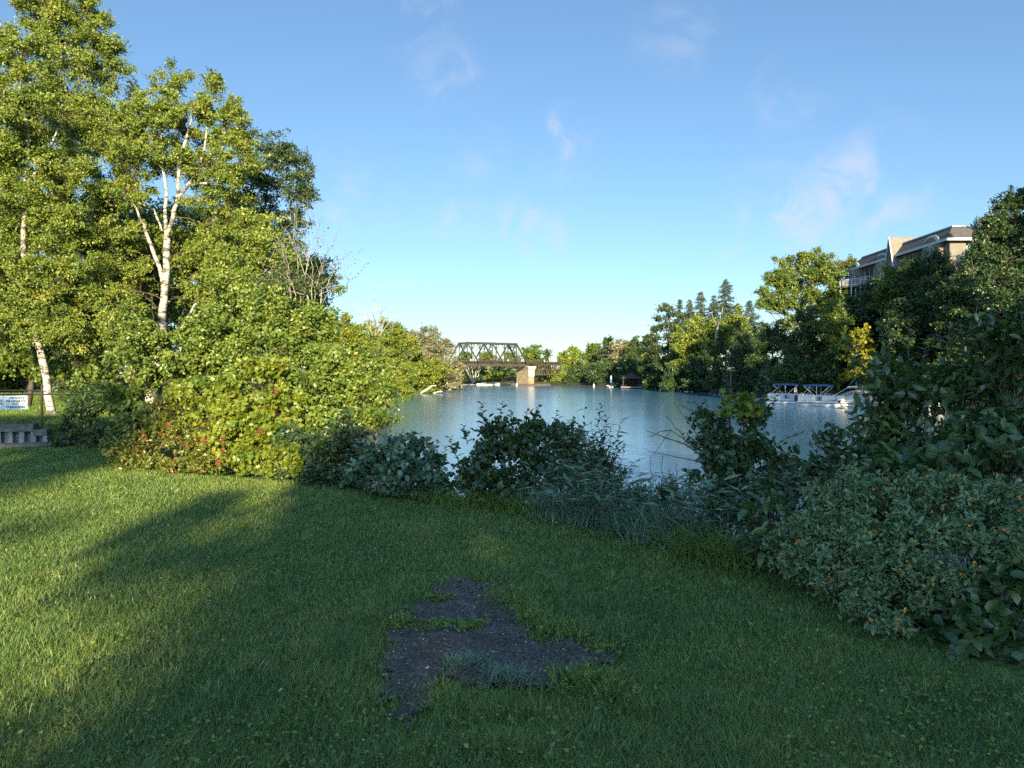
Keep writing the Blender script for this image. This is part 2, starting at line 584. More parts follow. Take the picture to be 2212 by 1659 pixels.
# ------------------------------------------------------------------ foliage machinery
LEAF = {
    # template vertices (x along the leaf, y across, z up) and triangles
    'rhomb': (np.array([(0, 0, 0), (.45, .30, .07), (1, 0, -.06), (.45, -.30, .07)]), np.array([(0, 2, 1), (0, 3, 2)])),
    'oval': (np.array([(0, 0, 0), (.38, 0, -.03), (.72, 0, -.03), (1, 0, -.13), (.25, .20, .05), (.62, .21, .04), (.25, -.20, .05), (.62, -.21, .04)]),
             np.array([(0, 1, 4), (1, 2, 5), (1, 5, 4), (2, 3, 5), (0, 6, 1), (1, 7, 2), (1, 6, 7), (2, 7, 3)])),
    'round': (np.array([(0, 0, 0), (.38, 0, -.03), (.72, 0, -.03), (1, 0, -.15), (.18, .27, .06), (.58, .31, .05), (.18, -.27, .06), (.58, -.31, .05)]),
              np.array([(0, 1, 4), (1, 2, 5), (1, 5, 4), (2, 3, 5), (0, 6, 1), (1, 7, 2), (1, 6, 7), (2, 7, 3)])),
    'lobed': (np.array([(0, 0, 0), (.5, 0, -.02), (.1, .42, .05), (.42, .22, .02), (.68, .46, .0), (.72, .16, 0), (1.05, 0, -.1),
                        (.1, -.42, .05), (.42, -.22, .02), (.68, -.46, .0), (.72, -.16, 0)]),
              np.array([(0, 3, 2), (0, 1, 3), (1, 4, 3), (1, 5, 4), (1, 6, 5), (0, 7, 8), (0, 8, 1), (1, 8, 9), (1, 9, 10), (1, 10, 6)])),
    'lance': (np.array([(0, 0, 0), (.35, .11, .03), (1, 0, -.10), (.35, -.11, .03), (.4, 0, -.02)]), np.array([(0, 4, 1), (4, 2, 1), (0, 3, 4), (4, 3, 2)])),
}


def unit(a):
    return a / np.maximum(np.linalg.norm(a, axis=-1, keepdims=True), 1e-9)


def rand_dirs(n, rng):
    return unit(rng.normal(size=(n, 3)))


class Leaves:
    def __init__(self):
        self.p, self.d, self.n, self.s, self.t = [], [], [], [], []

    def add(self, p, d, n, s, t):
        self.p.append(p); self.d.append(d); self.n.append(n); self.s.append(s); self.t.append(t)

    def twigs(self, start, tip, per, size, rng, droop=.25, arch=.10, tint=None, t0=.1, upness=1.0, fold=.8):
        """leaves set alternately along many twigs at once"""
        n = len(start)
        if n == 0:
            return
        L = np.linalg.norm(tip - start, axis=1)[:, None, None]
        t = (np.linspace(t0, 1, per)[None, :, None] + rng.normal(0, .35 / per, (n, per, 1))).clip(0, 1)
        pos = start[:, None] * (1 - t) + tip[:, None] * t
        pos[..., 2:] += arch * L * 4 * t * (1 - t)
        tang = unit(tip - start)[:, None] * np.ones((1, per, 1))
        rd = rng.normal(size=(n, per, 3))
        side = unit(np.cross(tang, rd))
        d = unit(tang * .55 + side * fold + np.array([0, 0, -droop]) + rng.normal(0, .18, (n, per, 3)))
        up = np.array([0, 0, upness]) + tang * .25 + rng.normal(0, .6, (n, per, 3))
        nn = unit(up - d * (up * d).sum(-1, keepdims=True))
        s = size * rng.uniform(.65, 1.2, (n, per))
        base = rng.uniform(.15, .75, n) if tint is None else tint
        tt = np.clip(base[:, None] + rng.normal(0, .16, (n, per)), 0, 1)
        self.add(pos.reshape(-1, 3), d.reshape(-1, 3), nn.reshape(-1, 3), s.ravel(), tt.ravel())

    def build(self, name, mat, parent, shape='rhomb', clip_ground=True):
        p, d, n, s, t = (np.concatenate(a) for a in (self.p, self.d, self.n, self.s, self.t))
        if clip_ground:
            k = p[:, 2] > np.maximum(land_z(p[:, 0], p[:, 1]), WATER_Z) + .03
            p, d, n, s, t = p[k], d[k], n[k], s[k], t[k]
        tv, tf = LEAF[shape]
        b = np.cross(n, d)
        s3 = s[:, None, None]
        V = p[:, None] + s3 * (tv[None, :, 0:1] * d[:, None] + tv[None, :, 1:2] * b[:, None] + tv[None, :, 2:3] * n[:, None])
        m = len(tv)
        T = tf[None] + (np.arange(len(p)) * m)[:, None, None]
        return tri_mesh(name, V.reshape(-1, 3), T.reshape(-1, 3), mat, parent, tint=np.repeat(t, m))


def curve_pts(a, b, rng, n=6, sag=.12, wob=.05):
    a, b = np.asarray(a, float), np.asarray(b, float)
    L = np.linalg.norm(b - a)
    t = np.linspace(0, 1, n)[:, None]
    w = rng.normal(0, wob * L, (n, 3)) * (t * (1 - t) * 4)
    pts = a * (1 - t) + b * t + w
    pts[:, 2] -= (sag * L * (t * (1 - t) * 4))[:, 0]
    return pts


def lobe_twigs(c, r, nclump, ntw, twl, rng, clump=.28, inner=.5, spread=.5, lumpy=.16, flat=.6):
    """twig starts and tips filling one lobe of a crown in clumps, with uneven edge and gaps"""
    c, r = np.asarray(c, float), np.asarray(r, float)
    dirs = rand_dirs(nclump, rng)
    rho = rng.uniform(inner ** 2, 1, nclump) ** .5
    lump = 1 + lumpy * rng.normal(size=nclump)
    cc = c + dirs * r * (rho * lump)[:, None]
    k = rng.integers(0, nclump, ntw)
    cr = clump * np.cbrt(np.prod(r))
    off = rng.normal(0, 1, (ntw, 3)) * np.array([cr, cr, cr * flat]) * spread
    tip = cc[k] + off
    out = unit((tip - c) / r)
    st = tip - unit(out * .7 + unit(off) * .6 + np.array([0, 0, .2]) + rng.normal(0, .35, (ntw, 3))) * twl * rng.uniform(.6, 1.2, (ntw, 1))
    tint = np.clip(.42 + .20 * rng.normal(size=nclump), .05, .85)[k] + rng.normal(0, .05, ntw)
    return st, tip, cc, np.clip(tint, 0, .9)


def plant(name, label, cat, base, lobes, leaf, shape, mat, seed, cov=3.2, per=8, twl=None, stems=(), stem_mat='twig', fol='crown', wood='trunk',
          clumps=20, clump=.3, inner=.45, droop=.25, sprigs=(), limb_r=.02, limbs=True, group=None, lumpy=.16, upness=.4, flat=.6, arch=.1, tint_shift=0.0,
          extra=None, spread=.5):
    """a tree or shrub: an Empty at its base, woody mesh, leaf mesh. lobes: (u, v, d, ru, rv[, rd]); stems: lists of (u, v, d, r)"""
    rng = np.random.default_rng(seed)
    base = np.asarray(base, float)
    t = thing(name, label, cat, base, 0, group)
    w = MB()
    wl = MB() if stem_mat == 'birch_bark' else w
    stem_pts = [base]
    for s in stems:
        pts = [P(u, v, d) for (u, v, d, r) in s]
        fine, rad = [], []
        for i in range(len(pts) - 1):
            for q in np.linspace(0, 1, 4)[:-1]:
                fine.append(pts[i] * (1 - q) + pts[i + 1] * q + rng.normal(0, s[i][3] * .25, 3) * (q > 0))
                rad.append(s[i][3] * (1 - q) + s[i + 1][3] * q)
        fine.append(pts[-1]); rad.append(s[-1][3])
        w.tube(fine, rad, 8 if s[0][3] > .03 else 5)
        stem_pts += list(fine)
    SP = np.array(stem_pts)
    L = Leaves()
    for lb in lobes:
        u, v, d, ru, rv = lb[:5]
        c = P(u, v, d)
        rx, rz = ru / 1598.6 * d, rv / 1598.6 * d
        ry = lb[5] if len(lb) > 5 else (rx + rz) * .42
        area = math.pi * rx * rz
        nl = cov * area / (.30 * leaf * leaf)
        ntw = max(6, int(nl / per))
        tl = twl or leaf * per * .55
        st, tip, cc, tint = lobe_twigs(c, (rx, ry, rz), clumps, ntw, tl, rng, clump=clump, inner=inner, lumpy=lumpy, flat=flat, spread=spread)
        L.twigs(st, tip, per, leaf, rng, droop=droop, tint=np.clip(tint + tint_shift, 0, .93), upness=upness, arch=arch)
        if limbs:
            below = SP[SP[:, 2] < c[2] + rz * .3]
            if len(below) == 0:
                below = SP
            j = np.argmin(np.linalg.norm(below - (c - np.array([0, 0, rz * .7])), axis=1))
            a = below[j]
            lp = curve_pts(a, c, rng, 6, .06, .05)
            ln = np.linalg.norm(c - a)
            r0 = limb_r * min(1.6, max(.6, ln / 3))
            wl.tube(lp, np.linspace(r0, r0 * .45, 6), 5, cap=False)
            for q in cc[:: max(1, len(cc) // 14)]:
                k = rng.integers(2, 6)
                wl.tube(curve_pts(lp[k], q, rng, 5, .05, .07), np.linspace(r0 * .45, r0 * .12, 5), 4, cap=False)
    for sp in sprigs:
        u0, v0, u1, v1, d = sp[:5]
        n = sp[5] if len(sp) > 5 else 14
        sz = leaf * (sp[6] if len(sp) > 6 else 1.0)
        a, b = P(u0, v0, d), P(u1, v1, d + rng.uniform(-.1, .1))
        pts = curve_pts(a, b, rng, 7, -.04, .025)
        w.tube(pts, np.linspace(.006, .002, 7), 4, cap=False)
        tt = np.linspace(.12, 1, n)
        pos = np.stack([np.interp(tt * 6, np.arange(7), pts[:, i]) for i in range(3)], 1)
        tang = unit(b - a)
        az = np.arange(n) * 2.4 + rng.uniform(0, 6)
        h = np.stack([np.cos(az), np.sin(az), np.zeros(n)], 1)
        dd = unit(h * .85 + tang * .55 + rng.normal(0, .15, (n, 3)) + np.array([0, 0, -.12]))
        up = np.array([0, 0, 1.0]) + tang * .3 + rng.normal(0, .3, (n, 3))
        nn = unit(up - dd * (up * dd).sum(-1, keepdims=True))
        L.add(pos, dd, nn, sz * (1.15 - .55 * tt) * rng.uniform(.85, 1.1, n), np.clip(rng.normal(.5, .15, n) + .15 * tt, 0, .92))
    if extra:
        extra(L, w, rng)
    if w.v:
        w.build(wood, M[stem_mat], t, world=True, smooth=True)
    if wl is not w and wl.v:
        wl.build('branches', M['twig'], t, world=True, smooth=True)
    if L.p:
        L.build(fol, M[mat], t, shape)
    return t


def far_tree(name, label, u, vt, vb, wd, d, mat, seed, leaf=None, kind='round', cov=3.0, group=None, bark='bark', depth=1.0, clumps=None, fill=1.0, skirt=4):
    """a broadleaf tree further off: crown of lobes between vt and vb, wd px wide, trunk down to the ground"""
    rng = np.random.default_rng(seed)
    x = PX(u, d)
    z0 = lz(x, d)
    lobes = []
    hv = vb - vt
    if kind == 'round':
        n = 9
        for i in range(n):
            a = rng.uniform(0, 2 * math.pi)
            rr = math.sqrt(rng.uniform(0.05, 1))
            lu = u + math.cos(a) * rr * wd * .30
            lv = vt + hv * (.46 + .30 * math.sin(a) * rr)
            k = rng.uniform(.22, .32)
            lobes.append((lu, lv, d + rng.uniform(-1, 1) * wd * .25 / 1598 * d * depth, wd * k, min(hv * .30, wd * k * .95)))
        lobes.append((u + wd * rng.uniform(-.08, .08), vt + hv * .22, d, wd * .27, hv * .22))
    elif kind == 'tall':
        for i in range(8):
            f = i / 7
            hw = wd * .5 * (0.35 + .65 * math.sin(math.pi * (.15 + .75 * f)))
            lobes.append((u + rng.uniform(-.4, .4) * hw, vt + hv * (.10 + .80 * f), d + rng.uniform(-.4, .4) * hw / 1598 * d, hw * rng.uniform(.55, .8), hv * .13))
    elif kind == 'cone':
        for i in range(9):
            f = i / 8
            hw = wd * .5 * (.12 + .88 * f ** .8)
            lobes.append((u + rng.uniform(-.15, .15) * hw, vt + hv * (.06 + .88 * f), d, hw * .85, hv * .10))
    for i in range(skirt):
        lobes.append((u + wd * (rng.uniform(-.34, .34)), vt + hv * rng.uniform(.74, .92), d + rng.uniform(-.2, .1) * wd / 1598 * d, wd * rng.uniform(.16, .26), hv * .13))
    leaf = leaf or d * .0036
    ln = (z0 + .0)
    zc = P(u, vt + hv * .6, d)[2]
    tr = max(.08, wd / 1598 * d * .03)
    stems = [[(u, 806 + (1.6 - z0) * 1598.6 / d + 2, d, tr), (u + rng.uniform(-.03, .03) * wd, vt + hv * .75, d, tr * .75), (u + rng.uniform(-.06, .06) * wd, vt + hv * .3, d, tr * .35)]]
    return plant(name, label, 'tree', (x, d, z0), lobes, leaf, 'rhomb', mat, seed, cov=cov * fill, per=7, stems=stems, stem_mat=bark, clumps=clumps or 16, clump=.34,
                 inner=.4, limb_r=tr * .4, group=group, lumpy=.18)


def spruce(name, label, u, vt, vb, wd, d, seed, mat='needle', sparse=1.0, group=None, step=None):
    rng = np.random.default_rng(seed)
    x = PX(u, d)
    z0 = lz(x, d)
    zt, zb = P(u, vt, d)[2], P(u, vb, d)[2]
    rad = wd / 2 / 1598.6 * d
    t = thing(name, label, 'tree', (x, d, z0), 0, group)
    w = MB()
    w.tube([(x, d, z0 - .3), (x, d, (z0 + zt) / 2), (x, d, zt)], [.24, .14, .02], 6)
    L = Leaves()
    H = zt - zb
    step = step or .40
    z = zt - .15
    st, tp, sz = [], [], []
    while z > zb:
        f = (zt - z) / H
        r = rad * (f ** .85) * rng.uniform(.8, 1.15) + .12
        nb = int(5 + 3 * f)
        a0 = rng.uniform(0, 6.28)
        for i in range(nb):
            if rng.random() > sparse:
                continue
            a = a0 + i * 6.283 / nb + rng.normal(0, .2)
            rr = r * rng.uniform(.5, 1.15) * (1 + .22 * math.sin(a * 2 + z * 1.7 + seed))
            b = np.array([x + math.cos(a) * rr, d + math.sin(a) * rr, z - rr * (.10 + .30 * f) + rng.normal(0, .16)])
            a_ = np.array([x, d, z])
            w.tube([a_, b], [.035, .01], 3, cap=False)
            m = max(3, int(rr / .16))
            for q in np.linspace(.12, 1, m):
                c = a_ * (1 - q) + b * q + np.array([0, 0, .12 * rr * q * q])
                for s_ in (-1, 1):
                    aa = a + s_ * rng.uniform(.3, .8)
                    dv = np.array([math.cos(aa), math.sin(aa), -.45 - .2 * rng.random()])
                    st.append(c); tp.append(c + dv * (.30 + .05 * rr) * rng.uniform(.7, 1.2))
        z -= step * rng.uniform(.8, 1.2)
    st, tp = np.array(st), np.array(tp)
    L.twigs(st, tp, 3, max(.36, d * .0030), rng, droop=.7, arch=0, fold=.5, upness=.3, tint=np.clip(rng.normal(.4, .2, len(st)), 0, .95))
    w.build('trunk', M['bark'], t, world=True)
    L.build('crown', M[mat], t, 'lance')
    return t


def blades(px, py, pz, h, wid, rng, lean=.45, bend=.5, tint=None, seg=3, diruni=None):
    """grass blades as bent ribbons: arrays of base points, heights, widths -> V, T, tint"""
    n = len(px)
    az = rng.uniform(0, 2 * math.pi, n) if diruni is None else diruni
    dx, dy = np.cos(az), np.sin(az)
    ln = np.abs(rng.normal(0, lean, n))
    lv = np.linspace(0, 1, seg + 1)
    pts = []
    for t in lv:
        off = ln * t * .5 + bend * np.abs(rng.normal(1, .25, n)) * t * t * .8
        zz = t - .35 * bend * t * t * np.minimum(1, ln + .4)
        pts.append(np.stack([px + dx * off * h, py + dy * off * h, pz + zz * h], 1))
    fa = rng.uniform(0, 2 * math.pi, n)
    sx, sy = -dy * .7 + np.cos(fa) * .5, dx * .7 + np.sin(fa) * .5
    side = unit(np.stack([sx, sy, np.zeros(n)], 1))
    rows = []
    for i, t in enumerate(lv[:-1]):
        ww = (wid * (1 - t ** 1.6 * .75))[:, None] / 2
        rows += [pts[i] - side * ww, pts[i] + side * ww]
    rows.append(pts[-1])
    m = len(rows)
    V = np.stack(rows, 1).reshape(-1, 3)
    F = []
    for i in range(seg - 1):
        F += [(2 * i, 2 * i + 1, 2 * i + 3), (2 * i, 2 * i + 3, 2 * i + 2)]
    F.append((2 * (seg - 1), 2 * (seg - 1) + 1, 2 * seg))
    T = (np.array(F)[None] + (np.arange(n) * m)[:, None, None]).reshape(-1, 3)
    tt = rng.uniform(0, 1, n) if tint is None else tint
    return V, T, np.repeat(tt, m)


def vnoise(x, y, s, seed):
    """smooth value noise 0..1"""
    r = np.random.default_rng(seed).random((64, 64))
    gx_, gy_ = x / s, y / s
    ix, iy = np.floor(gx_).astype(int), np.floor(gy_).astype(int)
    fx, fy = gx_ - ix, gy_ - iy
    fx, fy = fx * fx * (3 - 2 * fx), fy * fy * (3 - 2 * fy)
    g = lambda a, b: r[a % 64, b % 64]
    return (g(ix, iy) * (1 - fx) + g(ix + 1, iy) * fx) * (1 - fy) + (g(ix, iy + 1) * (1 - fx) + g(ix + 1, iy + 1) * fx) * fy

# ------------------------------------------------------------------ lawn, worn asphalt, tufts
LAWN = np.array([(-14, 15.0), (-10.4, 15.9), (-8.7, 15.7), (-5.9, 12.0), (-3.45, 11.0), (-2.6, 10.4), (-.59, 8.95), (.23, 8.5), (.75, 7.5), (1.7, 6.75), (2.05, 5.9),
                 (2.3, 4.88), (2.5, 4.17), (2.75, 3.6), (3.1, 2.5), (3.3, 1.2), (-14, 1.2)])


def inside(x, y, poly):
    ins = np.zeros(x.shape, bool)
    n = len(poly)
    for i in range(n):
        ax, ay = poly[i]
        bx, by = poly[(i + 1) % n]
        if ay != by:
            c = ((ay > y) != (by > y)) & (x < (bx - ax) * (y - ay) / (by - ay) + ax)
            ins ^= c
    return ins


def GP(u, v):
    d = 2558.0 / (v - 806)
    return ((u - 1106) / 1598.6 * d, d)


# outline of the worn asphalt, read where the lawn is level
patch_out = [GP(*p) for p in [(800, 1490), (830, 1440), (838, 1400), (850, 1370), (900, 1315), (930, 1285), (960, 1266), (1010, 1258), (1075, 1258), (1110, 1268),
                              (1085, 1290), (1080, 1310), (1120, 1340), (1165, 1368), (1215, 1392), (1290, 1402), (1345, 1430), (1300, 1452), (1230, 1462),
                              (1190, 1480), (1180, 1500), (1130, 1510), (1060, 1490), (1010, 1480), (960, 1460), (900, 1500), (930, 1550), (880, 1570), (830, 1545)]]
PATCH = np.array(patch_out)


def patch_field(x, y):
    """1 inside the bare patch, ragged edge"""
    n = vnoise(x, y, .16, 5) - .5 + .6 * (vnoise(x, y, .06, 6) - .5)
    dx, dy = .22 * n, .26 * (vnoise(x, y, .15, 8) - .5) + .10 * (vnoise(x, y, .05, 12) - .5)
    return inside(x + dx, y + dy, PATCH)


def edge_dist(x, y):
    best = np.full(x.shape, 9.0)
    for i in range(len(PATCH)):
        ax, ay = PATCH[i]
        bx, by = PATCH[(i + 1) % len(PATCH)]
        t = np.clip(((x - ax) * (bx - ax) + (y - ay) * (by - ay)) / ((bx - ax) ** 2 + (by - ay) ** 2 + 1e-9), 0, 1)
        best = np.minimum(best, np.hypot(x - ax - t * (bx - ax), y - ay - t * (by - ay)))
    return best


def asphalt_mat():
    m, nt, out = new_mat('worn_asphalt')
    geo = node(nt, 'ShaderNodeNewGeometry')
    vo = node(nt, 'ShaderNodeTexVoronoi')
    vo.inputs['Scale'].default_value = 55
    n1 = node(nt, 'ShaderNodeTexNoise')
    n1.inputs['Scale'].default_value = 7
    n1.inputs['Detail'].default_value = 7
    for t in (vo, n1):
        nt.links.new(geo.outputs['Position'], t.inputs['Vector'])
    r1 = ramp(nt, [(.2, (.042, .031, .022)), (.6, (.078, .060, .044)), (.85, (.120, .098, .074)), (.93, (.22, .20, .175))])
    nt.links.new(vo.outputs['Color'], r1.inputs['Fac'])
    r2 = ramp(nt, [(.3, (.6, .58, .55)), (.7, (1.15, 1.1, 1.05))])
    nt.links.new(n1.outputs['Fac'], r2.inputs['Fac'])
    mu = node(nt, 'ShaderNodeMixRGB', blend_type='MULTIPLY')
    mu.inputs['Fac'].default_value = 1
    nt.links.new(r1.outputs['Color'], mu.inputs['Color1'])
    nt.links.new(r2.outputs['Color'], mu.inputs['Color2'])
    p = node(nt, 'ShaderNodeBsdfPrincipled')
    p.inputs['Roughness'].default_value = .8
    nt.links.new(mu.outputs['Color'], p.inputs['Base Color'])
    b = node(nt, 'ShaderNodeBump')
    b.inputs['Strength'].default_value = .8
    b.inputs['Distance'].default_value = .012
    nt.links.new(vo.outputs['Distance'], b.inputs['Height'])
    nt.links.new(b.outputs['Normal'], p.inputs['Normal'])
    nt.links.new(p.outputs['BSDF'], out.inputs['Surface'])
    return m


# asphalt sheet: fine grid cells that fall inside the ragged outline, gently domed
s = .03
ax_, ay_ = np.arange(PATCH[:, 0].min() - .2, PATCH[:, 0].max() + .2, s), np.arange(PATCH[:, 1].min() - .2, PATCH[:, 1].max() + .2, s)
AX, AY = np.meshgrid(ax_, ay_)
inp = patch_field(AX + s / 2, AY + s / 2)
AZ = land_z(AX, AY) + .012 + .008 * vnoise(AX, AY, .12, 21) + .006 * vnoise(AX, AY, .04, 22)
Va = np.stack([AX, AY, AZ], -1).reshape(-1, 3)
nxa = len(ax_)
ii = (np.arange(len(ay_) - 1)[:, None] * nxa + np.arange(nxa - 1)[None, :])[inp[:-1, :-1]]
Ta = np.concatenate([np.stack([ii, ii + 1, ii + nxa + 1], 1), np.stack([ii, ii + nxa + 1, ii + nxa], 1)])
used, inv = np.unique(Ta, return_inverse=True)
asph = tri_mesh('asphalt_patch', Va[used], inv.reshape(-1, 3), asphalt_mat(), smooth=True)
tag(asph, kind='structure')

# loose stones on it
rng = np.random.default_rng(77)
n = 9000
gxp = rng.uniform(PATCH[:, 0].min(), PATCH[:, 0].max(), n)
gyp = rng.uniform(PATCH[:, 1].min(), PATCH[:, 1].max(), n)
k = patch_field(gxp, gyp)
gxp, gyp = gxp[k], gyp[k]
n = len(gxp)
octv = np.array([(1, 0, 0), (0, 1, 0), (-1, 0, 0), (0, -1, 0), (0, 0, .7), (0, 0, -.7)], float)
octf = np.array([(0, 1, 4), (1, 2, 4), (2, 3, 4), (3, 0, 4), (1, 0, 5), (2, 1, 5), (3, 2, 5), (0, 3, 5)])
sz = .0035 + .007 * rng.random(n) ** 4
Vp = octv[None] * sz[:, None, None] * rng.uniform(.6, 1.2, (n, 6, 1))
a = rng.uniform(0, 6.28, n)
rx_ = Vp[..., 0] * np.cos(a)[:, None] - Vp[..., 1] * np.sin(a)[:, None]
ry_ = Vp[..., 0] * np.sin(a)[:, None] + Vp[..., 1] * np.cos(a)[:, None]
Vp = np.stack([rx_ + gxp[:, None], ry_ + gyp[:, None], Vp[..., 2] + .022], -1)
M['stone'] = leaf_mat('stone', [(0, (.040, .034, .030)), (.6, (.09, .08, .07)), (.9, (.16, .15, .14)), (1, (.42, .39, .35))], transl=0, rough=.8, spec=.3)
tag(tri_mesh('gravel', Vp.reshape(-1, 3), (octf[None] + (np.arange(n) * 6)[:, None, None]).reshape(-1, 3), M['stone'], tint=np.repeat(rng.random(n) ** 1.6, 6)),
    'loose dark gravel strewn over the worn asphalt patch', 'gravel', kind='stuff')


def lawn_mesh():
    rng = np.random.default_rng(5)
    # many blades close by, fewer and broader ones further off
    n = 640000
    d = np.exp(rng.uniform(np.log(2.3), np.log(17.5), n))
    x = rng.uniform(-.92, .86, n) * d
    k = inside(x, d, LAWN)
    x, d = x[k], d[k]
    # bare patches: the asphalt, and dug soil in the sun
    pf = patch_field(x, d)
    ed = edge_dist(x, d)
    keep = ~pf | (rng.random(len(x)) < .015 + .5 * np.exp(-ed / .09) * (vnoise(x, d, .08, 60) > .3) + .35 * (vnoise(x, d, .11, 61) > .78))
    keep &= pf | (rng.random(len(x)) < .30 + ed / .22)
    for (u, v, r) in [(150, 1300, .16), (190, 1345, .10), (290, 1440, .14)]:
        cx, cy = GP(u, v)
        rr = np.hypot((x - cx) / 1.6, d - cy) + .08 * (vnoise(x, d, .1, 31) - .5)
        keep &= (rr > r) | (rng.random(len(x)) < .15)
    thin = vnoise(x, d, .55, 41)
    keep &= rng.random(len(x)) < .55 + .6 * thin
    x, d = x[keep], d[keep]
    n = len(x)
    z = land_z(x, d)
    lush = vnoise(x, d, .9, 42)
    clump = vnoise(x, d, .22, 43)
    h = (.018 + .022 * rng.random(n) + .020 * clump * lush) * (1 + .02 * d)
    # longer where the mower does not reach: near the worn patch and the bank
    tallz = sstep(.45, .1, np.abs(np.hypot(x - PATCH[:, 0].mean(), (d - PATCH[:, 1].mean()) * .8) - .85)) * (vnoise(x, d, .3, 44) > .5)
    h = h * (1 + .7 * tallz)
    near = sstep(3.6, 2.4, d)
    h = h * (1 + .5 * near)
    w = np.maximum(.0027, d * .00078) * rng.uniform(.7, 1.35, n)
    tint = np.clip(.05 + .50 * vnoise(x, d, .7, 45) + .36 * vnoise(x, d, .15, 46) + rng.normal(0, .15, n), 0, .92)
    dry = rng.random(n) < .02 + .05 * (vnoise(x, d, .5, 47) > .72)
    tint[dry] = rng.uniform(.93, 1, dry.sum())
    # coarser, taller clumps that the mower left
    m = 600
    cd = np.exp(rng.uniform(np.log(2.4), np.log(13), m))
    cx = rng.uniform(-.85, .75, m) * cd
    per = 26
    bx = (cx[:, None] + rng.normal(0, .035, (m, per))).ravel()
    bd = (cd[:, None] + rng.normal(0, .035, (m, per))).ravel()
    k = inside(bx, bd, LAWN) & ~patch_field(bx, bd)
    bx, bd = bx[k], bd[k]
    nb = len(bx)
    ctint = np.repeat(rng.choice([.15, .3, .7, .85], m), per)[k]
    x, d, z = np.concatenate([x, bx]), np.concatenate([d, bd]), np.concatenate([z, land_z(bx, bd)])
    h = np.concatenate([h, rng.uniform(.045, .095, nb)])
    w = np.concatenate([w, np.maximum(.0042, bd * .0010)])
    tint = np.concatenate([tint, np.clip(ctint + rng.normal(0, .1, nb), 0, .97)])
    return blades(x, d, z, h, w, rng, lean=.8, bend=.6, tint=tint)


V, T, tt = lawn_mesh()
tag(tri_mesh('lawn_grass', V, T, M['grass_leaf'], tint=tt), 'short mown lawn grass around the worn asphalt patch', 'grass', kind='stuff')

# clover and small weeds in the lawn
rng = np.random.default_rng(9)
n = 16000
d = np.exp(rng.uniform(np.log(2.4), np.log(14), n))
x = rng.uniform(-.85, .8, n) * d
k = inside(x, d, LAWN) & ~patch_field(x, d) & (vnoise(x, d, .45, 51) > .52)
x, d = x[k], d[k]
n = len(x)
L = Leaves()
dd = rand_dirs(n, rng) * np.array([1, 1, .25])
nn = np.array([0, 0, 1.0]) + rng.normal(0, .3, (n, 3))
dd = unit(dd)
nn = unit(nn - dd * (nn * dd).sum(-1, keepdims=True))
L.add(np.stack([x, d, land_z(x, d) + rng.uniform(.03, .06, n)], 1), dd, nn, np.maximum(.018, d * .0035) * rng.uniform(.7, 1.5, n), np.clip(rng.normal(.5, .2, n), 0, .9))
cl = L.build('clover', M['tuft_leaf'], None, 'round', clip_ground=False)
tag(cl, 'small round clover leaves scattered through the lawn', 'clover', kind='stuff')


# fallen leaves and white clover heads dotted over the lawn
rng = np.random.default_rng(19)
n = 150
d = np.exp(rng.uniform(np.log(2.6), np.log(13), n))
x = rng.uniform(-.8, .7, n) * d
k = inside(x, d, LAWN)
x, d = x[k], d[k]
n = len(x)
L = Leaves()
dd = unit(rand_dirs(n, rng) * np.array([1, 1, .2]))
nn = np.array([0, 0, 1.0]) + rng.normal(0, .35, (n, 3))
nn = unit(nn - dd * (nn * dd).sum(-1, keepdims=True))
L.add(np.stack([x, d, land_z(x, d) + rng.uniform(.03, .055, n)], 1), dd, nn, rng.uniform(.012, .03, n), rng.random(n))
M['fallen_leaf'] = leaf_mat('fallen_leaf', [(0, (.16, .09, .03)), (.5, (.30, .22, .06)), (.8, (.34, .30, .10)), (.86, (.55, .55, .50)), (1, (.62, .62, .58))], transl=.15)
tag(L.build('fallen_leaves', M['fallen_leaf'], None, 'round', clip_ground=False), 'few small fallen leaves and pale clover heads on the lawn', 'leaves', kind='stuff')


def tuft(name, label, cat, spots, mat, seed, nb=140, h=.09, spread=.12, leafy=0, group=None, width=.005, bend=.7):
    """one tuft of grass or weeds; spots = (x, y) centres it spreads over"""
    rng = np.random.default_rng(seed)
    cx, cy = np.mean([p[0] for p in spots]), np.mean([p[1] for p in spots])
    t = thing(name, label, cat, (cx, cy, lz(cx, cy)), 0, group)
    idx = rng.integers(0, len(spots), nb)
    sp = np.array(spots)[idx]
    x = sp[:, 0] + rng.normal(0, 1, nb).clip(-1.5, 1.5) * spread * .5
    y = sp[:, 1] + rng.normal(0, 1, nb).clip(-1.5, 1.5) * spread * .5
    V, T, tt = blades(x, y, land_z(x, y) + .005, h * rng.uniform(.5, 1.25, nb), width * rng.uniform(.7, 1.4, nb), rng, lean=.9, bend=bend, tint=np.clip(rng.normal(.5, .2, nb), 0, .95))
    tri_mesh('blades', V, T, M[mat], t, tint=tt)
    if leafy:
        L = Leaves()
        idx = rng.integers(0, len(spots), leafy)
        sp = np.array(spots)[idx]
        p = np.stack([sp[:, 0] + rng.normal(0, spread * .55, leafy), sp[:, 1] + rng.normal(0, spread * .55, leafy), np.zeros(leafy)], 1)
        p[:, 2] = land_z(p[:, 0], p[:, 1]) + rng.uniform(.015, h * .8, leafy)
        dd = unit(rand_dirs(leafy, rng) * np.array([1, 1, .5]) + np.array([0, 0, .25]))
        nn = np.array([0, 0, 1.0]) + rng.normal(0, .35, (leafy, 3))
        nn = unit(nn - dd * (nn * dd).sum(-1, keepdims=True))
        L.add(p, dd, nn, rng.uniform(.018, .034, leafy), np.clip(rng.normal(.5, .2, leafy), 0, .9))
        L.build('leaves', M[mat], t, 'oval', clip_ground=False)
    return t


